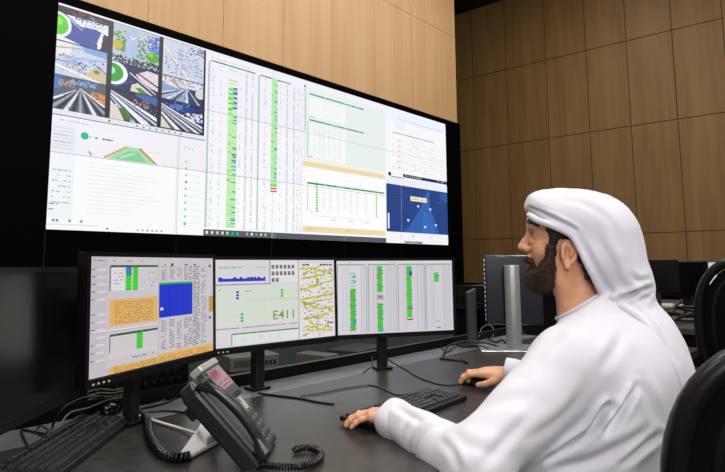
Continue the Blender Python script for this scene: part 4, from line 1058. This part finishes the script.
def head_patch(name, pix, thick, m, seed, rough=.0014, side=-.06, full=False, lo=(-.15, -.12, -.14), hi=(.15, .12, .18), h=.0024, smin=0):
    """hair lying on the head inside an outline drawn on the profile"""
    S = Field(HO+np.array([-.16, -.16, lo[2]]), HO+np.array([.16, .16, hi[2]]), h)
    head_shape(S, full)
    sl, g = S.region(S.lo, S.lo+np.array(S.n)*h, 0); f, s_, u = head_local(g)
    pd = poly_sd(f, u, dense([hp2(*p, side) for p in pix], n=4))
    n = np.zeros(S.n, np.float32)
    r = np.random.default_rng(seed)
    for _ in range(7):
        k = r.normal(0, 1, 3)*330; n += np.sin(g[0]*k[0]+g[1]*k[1]+g[2]*k[2]+r.uniform(0, 6)).astype(np.float32)
    t = thick*np.clip(-pd/(thick*.85), .12, 1)
    S.F = np.maximum(S.F-t+n*rough/3, pd+n*rough/2)
    if smin: S.F = np.maximum(S.F, smin-np.abs(s_))
    S.F = S.F.astype(np.float32)
    S.F[0], S.F[-1], S.F[:, 0], S.F[:, -1], S.F[:, :, 0], S.F[:, :, -1] = 1, 1, 1, 1, 1, 1
    P, Q = S.mesh(); return np_mesh(name, P, Q, m, person)
M_hair = mat('hair_black', '2a201b', .5, spec=.4); M_beard = mat('beard_brown', '3c2a20', .55, spec=.35)
beard = head_patch('beard', [(547, 246), (554, 244), (556, 262), (556, 276), (554, 287), (550, 293), (538, 294), (527, 290), (520, 281), (519, 274), (522, 270), (527, 269), (532, 267), (538, 265), (543, 260), (546, 254)], .019, M_beard, 3, side=-.02, lo=(0, 0, -.13), hi=(0, 0, .05))
moust = head_patch('moustache', [(520, 260), (523, 257), (530, 257), (535, 261), (536, 268), (531, 269), (529, 264), (524, 263)], .007, M_beard, 9, .0012, side=-.01, full=True, lo=(0, 0, -.06), hi=(0, 0, .03))
hair = head_patch('hair', [(547, 219), (556, 222), (572, 228), (590, 240), (605, 262), (606, 290), (598, 290), (587, 280), (579, 262), (573, 244), (567, 239), (558, 241), (556, 247), (555, 256), (548, 256), (549, 240), (546, 230)], .007, M_hair, 5, side=-.075, lo=(0, 0, -.11), hi=(0, 0, .14))
brow = head_patch('eyebrow', [(526, 221), (529, 219), (534, 221), (540, 226), (539, 228), (533, 225), (528, 224)], .0028, M_hair, 8, .0005, side=-.03, lo=(0, 0, .04), hi=(0, 0, .13), smin=.010)
# single hairs give the beard and temples their soft edge
bv = BVHTree.FromPolygons(*(lambda me: ([v.co[:] for v in me.vertices], [p.vertices[:] for p in me.polygons]))(beard.data))
def strands(src, count, length, seed, r0=.00035, down=.6):
    r = random.Random(seed); me = src.data; b = MB(); vs = []; fs = []
    nv = len(me.vertices)
    for _ in range(count):
        v = me.vertices[r.randrange(nv)]; n = v.normal; p = v.co
        if (Vector(p)-Vector(HO)).dot(Vector(HR)) > .05 and r.random() < .7: continue
        d = (n+Vector((r.uniform(-.5, .5), r.uniform(-.5, .5), -down+r.uniform(-.4, .3)))+Vector(HFv)*.0).normalized()
        L_ = length*r.uniform(.5, 1.2); w = d.orthogonal().normalized()*r0; w2 = d.cross(w).normalized()*r0
        q = p+d*L_*.5; e = q+(d+Vector((0, 0, -.4))).normalized()*L_*.5
        o = len(vs); vs += [p-n*.001+w, p-n*.001-w*.5+w2*.8, p-n*.001-w*.5-w2*.8, q+w*.8, q-w*.4+w2*.6, q-w*.4-w2*.6, e]
        fs += [(o, o+1, o+4, o+3), (o+1, o+2, o+5, o+4), (o+2, o, o+3, o+5), (o+3, o+4, o+6), (o+4, o+5, o+6), (o+5, o+3, o+6)]
    b.add(vs, fs, True); return b
strands(beard, 5200, .009, 1).build('beard_hair', M_beard, beard); strands(hair, 2600, .007, 2, down=.9).build('hair_strand', M_hair, hair); strands(brow, 260, .004, 4, .00025, -.1).build('brow_hair', M_hair, brow); strands(moust, 900, .006, 6).build('moustache_hair', M_beard, moust)
# eyes
M_eye = mat('eye_white', 'e6ded8', .15, spec=.6); M_iris = mat('iris_brown', '1c100a', .1, spec=.7); M_lash = M_hair
for s_ in (-1, 1):
    b = MB(); bm = bmesh.new(); bmesh.ops.create_uvsphere(bm, u_segments=24, v_segments=16, radius=.0118); b.bm(bm, Matrix.Translation(H(.0705, .033*s_, .0545)), True); e_ = b.build('eye', M_eye, person)
    b = MB(); c0 = H(.0705, .033*s_, .0545); b.cyl(Vector(c0+HFv*.0095), Vector(c0+HFv*.0122), .0058, .0048, 18); b.build('iris', M_iris, e_)
    b = MB()
    for i in range(12):
        a = -.9+1.8*i/11; p0 = c0+HFv*.0118*math.cos(a)+HR*.0118*math.sin(a)+HUv*.0035; b.tube([p0, p0+HFv*.005+HUv*.0005, p0+HFv*.008+HUv*.003], [.0005, .0004, .0002], 4)
    b.build('eyelash', M_lash, person)

# ---- thobe (robe)
M_robe = mat('robe_cotton', 'dddbe4', .75, spec=.2, sheen=.15, bump=((900, 900, 900), .08, .0004))
M_scarf = mat('scarf_cotton', 'dedce6', .8, spec=.15, sheen=.2, bump=((1300, 1300, 1300), .12, .0005))
def robe_shape(S):
    k = .06
    S.ell((1.515, .52, -.30), (.20, .15, .20), None, k); S.ell((1.535, .47, -.50), (.205, .160, .24), None, k); S.ell((1.55, .43, -.66), (.215, .19, .13), None, k)
    S.cap(SL+[.022, -.015, -.022], SR, .074, .080, .06)
    S.cap((1.525, .545, -.105), (1.525, .54, -.20), .062, .10, .05)
    S.cap((1.44, .54, -.165), (1.525, .56, -.10), .036, .05, .05); S.cap((1.63, .56, -.16), (1.525, .56, -.10), .045, .05, .05)
    S.ell((1.565, .44, -.30), (.13, .07, .17), None, .07)
    # near sleeve, wide and hanging
    dn = np.array([0, 0, -.018])
    S.cap(SL+[.014, -.01, -.018], EL+[.02, 0, .0], .080, .066, .05); S.cap(EL+[.02, .0, 0]+dn, WL+[.0, -.0, -.004], .068, .043, .03)
    S.cap((1.42, .60, -.33), (1.30, .64, -.42), .10, .08, .08); S.cap((1.42, .58, -.5), (1.34, .60, -.55), .10, .09, .08)
    S.cap(SR, ER, .085, .065, .04); S.cap(ER, WR+arm_dir(WR, ER)*.035, .062, .040, .03)
    # lap and skirt
    for x, kx in ((1.46, 1.41), (1.64, 1.69)):
        S.cap((x, .45, -.64), (kx, .93, -.63), .10, .075, .06); S.cap((kx, .93, -.64), (kx, .97, -1.00), .078, .085, .08)
    S.cap((1.55, .5, -.66), (1.55, .93, -.65), .08, .07, .08); S.cap((1.55, .93, -.66), (1.55, .96, -1.0), .07, .08, .08)
RLO, RHI = (.95, .15, -1.14), (2.15, 1.15, -.02)
S = Field(RLO, RHI, .0055); robe_shape(S)
# cuffs: open ends with cloth thickness
def cuff_band(w, e, r, name='cuff'):
    d = Vector(arm_dir(e, w)); u = d.orthogonal().normalized(); v = d.cross(u); b = MB(); vs = []; n = 40
    prof = [(-.075, r-.012), (-.055, r-.004), (-.03, r+.0015), (-.004, r+.003), (.0, r+.0015), (-.002, r-.001), (-.03, r-.002), (-.05, r-.004)]
    for o_, rr in prof:
        for j in range(n):
            a = 2*math.pi*j/n; rj = rr*(1+.05*math.sin(2*a+.6)+.025*math.sin(5*a)); vs.append(Vector(w)+d*(o_+.008)+u*math.cos(a)*rj+v*math.sin(a)*rj)
    k = len(prof); b.add(vs, [[i*n+j, i*n+(j+1) % n, (i+1)*n+(j+1) % n, (i+1)*n+j] for i in range(k-1) for j in range(n)], True)
    return b
def cuff(S, w, e, r):
    d = arm_dir(e, w); S.cap(w-d*.02, w+d*.05, r-.006, r-.002, .003, True)
    p = w+d*.0; sl, g = S.region(w-.1, w+.1, 0); pl = (g[0]-p[0])*d[0]+(g[1]-p[1])*d[1]+(g[2]-p[2])*d[2]
    near = np.sqrt(sum((g[i]-p[i])**2 for i in range(3))) < .095
    S.F[sl] = np.where(near, np.maximum(S.F[sl], pl), S.F[sl])
cuff(S, WL+[.0, .0, -.006], EL, .044); cuff(S, WR, ER, .040)
# neckline
sl, g = S.region(HO-[.12, .12, .25], HO+[.12, .12, .02], 0); f, s_, u = head_local(g)
S.F[sl] = np.maximum(S.F[sl], (u+.128)-(-.62)*(f+.02)*1.0 if False else (u+.122)+.62*(f+.03))
P, Q = S.mesh(); P = relax(P, Q, 2)
tmp = BVHTree.FromPolygons(P.tolist(), Q.tolist())
def hit(u, v):
    d = Vector(ray(u, v)).normalized(); h_ = tmp.ray_cast(Vector((0, 0, 0)), d); return h_[0]
def vnormals(P, Q):
    n = np.cross(P[Q[:, 2]]-P[Q[:, 0]], P[Q[:, 3]]-P[Q[:, 1]]); N = np.zeros_like(P)
    for i in range(4): np.add.at(N, Q[:, i], n)
    return N/np.maximum(np.linalg.norm(N, axis=1)[:, None], 1e-12)
def folds(P, Q, specs, caster):
    """press creases and raise ridges along lines lying on the cloth"""
    N = vnormals(P, Q); D_ = np.zeros(len(P))
    for pts, depth, wd in specs:
        L_ = [caster(*p) for p in dense(pts, False, 4)]; L_ = [np.array(q) for q in L_ if q is not None]
        if len(L_) < 2: continue
        lo = np.min(L_, 0)-wd*4; hi = np.max(L_, 0)+wd*4; m = np.all((P > lo) & (P < hi), 1); X = P[m]; best = np.full(len(X), 1e9); tt = np.zeros(len(X)); K = len(L_)-1; sg = np.zeros(len(X))
        for i in range(K):
            a, b = L_[i], L_[i+1]; ab = b-a; t = np.clip(((X-a)@ab)/max(ab@ab, 1e-9), 0, 1); w = X-a-t[:, None]*ab; d = np.linalg.norm(w, axis=1)
            up = d < best; best[up] = d[up]; tt[up] = (i+t[up])/K; sg[up] = w[up][:, 2]
        fade = np.sin(np.pi*np.clip(tt, .02, .98))**.6
        D_[m] += fade*depth*(-np.exp(-(best/wd)**2)+.75*np.exp(-((best-1.9*wd)/(1.1*wd))**2)*(sg > 0)+.35*np.exp(-((best-1.9*wd)/(1.1*wd))**2)*(sg <= 0))
    return P+N*D_[:, None]
P = folds(P, Q, [
    ([(546, 458), (570, 443), (592, 428), (604, 410), (612, 406)], .017, .008),
    ([(606, 432), (618, 418), (628, 402), (637, 386)], .013, .007),
    ([(555, 470), (585, 462), (620, 448), (650, 432)], .010, .012),
    ([(620, 466), (640, 450), (660, 434)], .012, .007),
    ([(450, 419), (438, 424), (424, 434), (414, 450), (409, 470)], .020, .007),
    ([(470, 412), (500, 402), (530, 396)], .004, .016),
    ([(393, 404), (408, 414), (425, 424)], .006, .008),
    ([(520, 440), (545, 430), (575, 405), (590, 380)], .004, .014),
    ([(640, 380), (650, 400), (655, 425)], .005, .012),
    ([(500, 455), (470, 446), (450, 436)], .004, .014),
    ([(560, 330), (548, 345), (530, 365)], .004, .014),
    ([(480, 470), (505, 440), (530, 415)], .005, .011),
    ([(625, 330), (615, 350), (600, 372)], .004, .012),
    ([(440, 440), (452, 452), (458, 470)], .004, .009),
    ([(410, 416), (400, 436), (398, 452)], .004, .008),
], hit)
P += vnormals(P, Q)*((snoise(P*[1, 1, .6], 22, 3)*.004+snoise(P*[1, 1, .45], 48, 7)*.0022+snoise(P, 80, 5)*.0008)[:, None])
robe = np_mesh('robe', P, Q, M_robe, person)
cuff_band(WL+[0, 0, -.006], EL+[.02, 0, -.018], .048).build('cuff', M_robe, robe); cuff_band(WR, ER, .044).build('cuff', M_robe, robe)
b = MB(); ring = []
for i in range(49):
    a = 2*math.pi*i/48; f_ = -.032+.064*math.cos(a); s__ = .062*math.sin(a); ring.append(Vector(H(f_, s__, -.122-.62*(f_+.03)+.002)))
b.tube(ring, .0052, 8, False); b.build('collar', M_robe, robe)

# ---- headscarf
OUT = [(524, 208), (526, 200), (531, 194), (545, 190), (562, 188.5), (580, 189), (597, 192), (612, 197), (628, 208), (639, 224), (644, 242), (647, 258), (651, 272), (653, 285), (650, 294), (640, 301), (620, 304), (606, 299)]
HS_ = -.08
HEM = [(602, 293), (597, 284), (588, 266), (580, 250), (573, 238), (563, 231), (550, 226), (538, 221), (529, 215)]
outl = dense([hp2(*p) for p in OUT]+[hp2(*p, HS_ if i < 6 else -.05) for i, p in enumerate(HEM)], n=4); outer = [hp2(*p) for p in OUT]
back = [hp2(*p) for p in [(400, 150), (529, 150)]]
S = Field(HO+np.array([-.25, -.38, -.36]), HO+np.array([.36, .22, .20]), .0042)
sl, g = S.region(S.lo, S.lo+np.array(S.n)*S.h, 0); sl = tuple(slice(0, n) for n in S.n); g = [x[:S.n[0], :S.n[1], :S.n[2]] for x in g]
f, s_, u = head_local(g)
big = dense(outer, False, 4)+[(.02, -.13), (.08, -.05), (.085, .05), (.09, .10)]       # whole covered volume, without the hem cut
pb_ = poly_sd(f, u, big); ins = np.clip(-pb_, 0, .10)
Wm = np.where(u > .0, .098, .098-.10*np.clip(-u, 0, .12)); hw = Wm*np.sqrt(np.clip(1-(1-ins/.10)**2, 0, 1))
A_ = np.where(pb_ < 0, (np.abs(s_)-hw)*.75, np.maximum(pb_, (np.abs(s_)-.0)*.2)); A_ = np.maximum(A_, pb_)
cut = poly_sd(f, u, outl); S.F = np.maximum(A_, cut).astype(np.float32)
# rolled front edge
hem3 = dense([hp2(*p, HS_ if i > 2 else -.05) for i, p in enumerate(HEM[::-1])], False, 3)
for s1 in (-1, 1):
    pr_ = []
    for f_, u_ in hem3:
        d_ = min(math.hypot(f_-x, u_-y) for x, y in dense(outer, False, 4)); w_ = .098*math.sqrt(max(0, 1-(1-min(.1, d_)/.10)**2)); pr_.append(H(f_, s1*(w_-.004), u_))
    for p0, p1 in zip(pr_, pr_[1:]): S.cap(p0, p1, .0065, .0065, .006)
# tail over the back: the robe surface pushed outwards, kept behind a line from nape to shoulder blade
R2 = Field(S.lo, S.lo+(np.array(S.n)-1)*S.h, S.h); R2.F = R2.F[:S.n[0], :S.n[1], :S.n[2]]
R2.n = R2.F.shape; robe_shape(R2)
tail = np.maximum(R2.F[:S.n[0], :S.n[1], :S.n[2]]-.008, (u+.105)+.4*(f+.08))
X_, Y_, Z_ = g
cu = None
# sight-plane free description: edge line on the back from nape (1.49,.50,-.10) to (1.52,.30,-.42)
e0, e1 = np.array([1.475, .50, -.10]), np.array([1.475, .31, -.40]); nrm = np.cross(e1-e0, [0, 1, .35]); nrm /= np.linalg.norm(nrm)
if nrm[0] > 0: nrm = -nrm
edge = (X_-e0[0])*nrm[0]+(Y_-e0[1])*nrm[1]+(Z_-e0[2])*nrm[2]
tail = np.maximum(tail, edge); tail = np.maximum(tail, Y_-(.56)); tail = np.maximum(tail, -.36-Z_); tail = np.maximum(tail, X_-1.80)
TAIL = tail
kk = .025; hh = np.clip(.5+.5*(S.F-tail)/kk, 0, 1); S.F = (S.F*(1-hh)+tail*hh-kk*hh*(1-hh)).astype(np.float32)
S.cap(H(-.13, .0, -.08), H(-.165, .02, -.17), .045, .05, .05)
S.F[0], S.F[-1], S.F[:, 0], S.F[:, -1], S.F[:, :, 0], S.F[:, :, -1] = 1, 1, 1, 1, 1, 1
P, Q = S.mesh(); P = relax(P, Q, 2); tmp2 = BVHTree.FromPolygons(P.tolist(), Q.tolist())
def hit2(u, v): return tmp2.ray_cast(Vector((0, 0, 0)), Vector(ray(u, v)).normalized())[0]
P = folds(P, Q, [
    ([(528, 207), (540, 211), (556, 219), (572, 227), (578, 232)], .007, .004),
    ([(578, 236), (590, 258), (604, 282), (616, 296)], .004, .007),
    ([(612, 304), (628, 296), (642, 290), (652, 288)], .012, .007),
    ([(606, 300), (622, 312), (640, 330), (655, 352)], .004, .010),
    ([(618, 300), (640, 312), (660, 335), (676, 360)], .007, .010),
    ([(630, 275), (640, 282), (650, 280)], .005, .008),
    ([(560, 200), (585, 204), (610, 222), (622, 250)], .0018, .010),
    ([(600, 240), (612, 262), (622, 285)], .003, .009),
], hit2)
P += vnormals(P, Q)*((snoise(P, 30, 13)*.0022+snoise(P, 75, 15)*.0009)[:, None])
scarf = np_mesh('headscarf', P, Q, M_scarf, person)
# ================================================================== OFFICE CHAIRS
M_rimc = mat('chair_rim', '101011', .32, spec=.4); M_meshc = mat('chair_mesh', '08080a', .9, spec=.1); M_seatc = mat('chair_fabric', '111113', .9)
def superel(w, h, n=40, p=3.2, top=1.0):
    out = []
    for i in range(n):
        a = 2*math.pi*i/n; c, s_ = math.cos(a), math.sin(a); x = math.copysign(abs(c)**(2/p), c)*w/2; z = math.copysign(abs(s_)**(2/p), s_)*h/2
        out.append((x*(1-.06*(z/h+.5)*0), z))
    return out
def chair(label, x, y, rz, backc=.56, bw=.46, bh=.56, rim=.022, tilt=.12, seatz=.45, by=-.20, near=False, group='black office chairs', p=3.2):
    """the sitter faces local +y"""
    t = thing('office_chair', label, 'chair', (x, y, FL), rz, group)
    zc = seatz+.10+bh/2; RM = Matrix.Translation((0, by, zc)) @ Matrix.Rotation(tilt, 4, 'X')
    def bend(px, pz, off=0): return RM @ Vector((px, -.05*(1-(2*px/bw)**2)-.03*math.cos(pz/bh*3)+off, pz))
    o_ = superel(bw, bh, 48, p)
    b = MB(); b.tube([bend(*q) for q in o_]+[bend(*o_[0])], rim, 12, False); b.build('back_frame', M_rimc, t)
    i_ = superel(bw*.76, bh*.80, 40, p)
    b = MB(); b.tube([bend(q[0], q[1], .004) for q in i_]+[bend(i_[0][0], i_[0][1], .004)], rim*.55, 8, False); b.build('inner_frame', M_rimc, t)
    b = MB(); vs = []; n = 14
    for j in range(n+1):
        for i in range(n+1):
            a = 2*i/n-1; c = 2*j/n-1; px, pz = a*bw/2*math.sqrt(1-c*c/2*(1 if p < 3 else .62)), c*bh/2*math.sqrt(1-a*a/2*(1 if p < 3 else .62))
            for dd in (.004, -.004): vs.append(bend(px*.99, pz*.99, dd))
    fs = []
    def I(i, j, k): return (j*(n+1)+i)*2+k
    for j in range(n):
        for i in range(n):
            fs.append([I(i, j, 0), I(i, j+1, 0), I(i+1, j+1, 0), I(i+1, j, 0)]); fs.append([I(i, j, 1), I(i+1, j, 1), I(i+1, j+1, 1), I(i, j+1, 1)])
    b.add(vs, fs, True); b.build('back_mesh', M_meshc, t)
    b = MB(); b.box((0, .03, seatz-.035), (.49, .47, .07), bev=.03, seg=4); b.build('seat', M_seatc, t)
    b = MB(); b.tube([(0, -.02, seatz-.07), (0, by-.02, seatz-.05), (0, by-.065, seatz+.06), (0, by-.06, zc-bh*.2)], .022, 10); b.build('back_support', M_rimc, t)
    for s_ in (-1, 1):
        b = MB(); b.box((s_*.27, .04, seatz+.165), (.07, .24, .03), bev=.012, seg=3); b.tube([(s_*.22, .02, seatz-.06), (s_*.27, .02, seatz-.03), (s_*.275, .02, seatz+.16)], .014, 8); b.build('armrest', M_rimc, t)
    b = MB(); b.cyl((0, 0, .09), (0, 0, seatz-.07), .025, .03); b.build('gas_lift', M_rimc, t)
    b = MB()
    for i in range(5):
        a = 2*math.pi*i/5; b.tube([(0, 0, .10), (.30*math.cos(a), .30*math.sin(a), .065)], [.028, .016], 8)
    b.build('star_base', M_rimc, t)
    for i in range(5):
        a = 2*math.pi*i/5; cx_, cy_ = .30*math.cos(a), .30*math.sin(a)
        b = MB()
        for k in (-1, 1): b.cyl((cx_-math.sin(a)*.006*k, cy_+math.cos(a)*.006*k, .0275), (cx_-math.sin(a)*.022*k, cy_+math.cos(a)*.022*k, .0275), .0275, n=14)
        b.cyl((cx_, cy_, .03), (cx_, cy_, .065), .008, n=8); b.build('caster', M_rimc, t)
    return t
chair('black office chair right behind the seated man with a thick glossy rim', 1.56, .275, -.87, bw=.52, bh=.54, rim=.024, by=-.22, tilt=.14, seatz=.39, p=2.4)
chair('black mesh office chair at the right edge before the far desk', 3.18, .44, -1.35, bw=.46, bh=.60, rim=.02, seatz=.48, by=-.12, p=2.6)
chair('black office chair in the shadow between the rear monitor and the beard of the man', 3.80, 1.66, 2.0, bw=.56, bh=.56, seatz=.46)

# ================================================================== LIGHT
def area(name, loc, size, power, col=(1, 1, 1), rot=(0, 0, 0), sy=None):
    l = bpy.data.lights.new(name, 'AREA'); l.energy = power; l.color = col; l.shape = 'RECTANGLE'; l.size = size; l.size_y = sy or size
    o = bpy.data.objects.new(name, l); C.objects.link(o); o.location = loc; o.rotation_euler = rot; return o
M_fix = mat('fixture_white', 'd8d8d8', .6)
def ceiling_lamp(x, y, power, w=1.2, h=.6, drop=0, col=(1, .985, .965), rot=(0, 0, 0), label='square ceiling lamp over the control desk'):
    t = thing('ceiling_light', label, 'ceiling light', (x, y, CEIL), 0, 'ceiling lamps')
    b = MB(); b.b2((-w/2-.03, -h/2-.03, -.06), (w/2+.03, h/2+.03, 0)); b.build('housing', M_fix, t)
    area('lamp', (x, y, CEIL-.09), w, power, col, rot, h)
def fill_lamp(x, y, z, power, tgt, w=.9, h=.6):
    """added fill light: soft lamp head on a tripod, out of view behind the lens"""
    t = thing('fill_lamp_stand', 'added fill lamp on a tripod, out of view behind the camera', 'lamp', (x, y, FL), 0, 'added fill lamps behind the camera')
    d = (Vector(tgt)-Vector((x, y, z))).normalized(); q = d.to_track_quat('-Z', 'Y'); M = Matrix.Translation((0, 0, z-FL)) @ q.to_matrix().to_4x4()
    b = MB(); b.b2((-w/2-.02, -h/2-.02, .01), (w/2+.02, h/2+.02, .10)); b.build('lamp_head', M_fix, t, M)
    b = MB(); b.cyl((0, 0, .45), tuple(Vector((0, 0, z-FL))-d*.08), .016); b.build('pole', M_pole, t)
    for i in range(3):
        a = 2.1*i+.3; b = MB(); b.cyl((0, 0, .9), (.45*math.cos(a), .45*math.sin(a), .01), .011); b.build('leg', M_pole, t)
    area('lamp', (x, y, z), w, power, (1, .99, .98), q.to_euler(), h)
for x in (-1.5, 1.2, 3.9, 6.6):
    for y in (.3, 2.9):
        ceiling_lamp(x, y, 38 if y < 2 else 52, label='added tilted fill lamp at the ceiling behind the camera')
for x in (-3.0, -.3, 2.6, 5.6):     # added frontal fill: tilted lamps out of view behind the lens
    ceiling_lamp(x, -2.9, 140, .9, .5, rot=(math.radians(48), 0, math.radians(-14)), label='added tilted fill lamp at the ceiling behind the camera')
fill_lamp(-1.3, -1.4, 1.0, 42, (1.5, .7, -.3))  # added fill, lifts the shaded side of the robe
sc = bpy.context.scene
wd = bpy.data.worlds.new('room_air'); wd.use_nodes = True; wd.node_tree.nodes['Background'].inputs[0].default_value = (.8, .85, 1, 1); wd.node_tree.nodes['Background'].inputs[1].default_value = .0
sc.world = wd
cd = bpy.data.cameras.new('camera'); co = bpy.data.objects.new('camera', cd); C.objects.link(co)
cd.sensor_width = 36; cd.lens = FPX*36/725; cd.shift_y = -(236-CY)/725; cd.clip_start = .02
co.matrix_world = Matrix(((CR[0], CU[0], -CF[0], 0), (CR[1], CU[1], -CF[1], 0), (CR[2], CU[2], -CF[2], 0), (0, 0, 0, 1)))
sc.camera = co
for o in list(bpy.data.objects):
    if o.parent is None: o.location.z += EYE+(.0008 if o.name.split('.')[0] in ('monitor', 'keyboard', 'computer_mouse', 'network_unit', 'far_monitor', 'monitor_stand', 'paper_stack', 'cable_holder') else 0)
vs_ = sc.view_settings; vs_.view_transform = 'Standard'; vs_.look = 'None'; vs_.gamma = 1; vs_.exposure = 0; vs_.use_curve_mapping = False
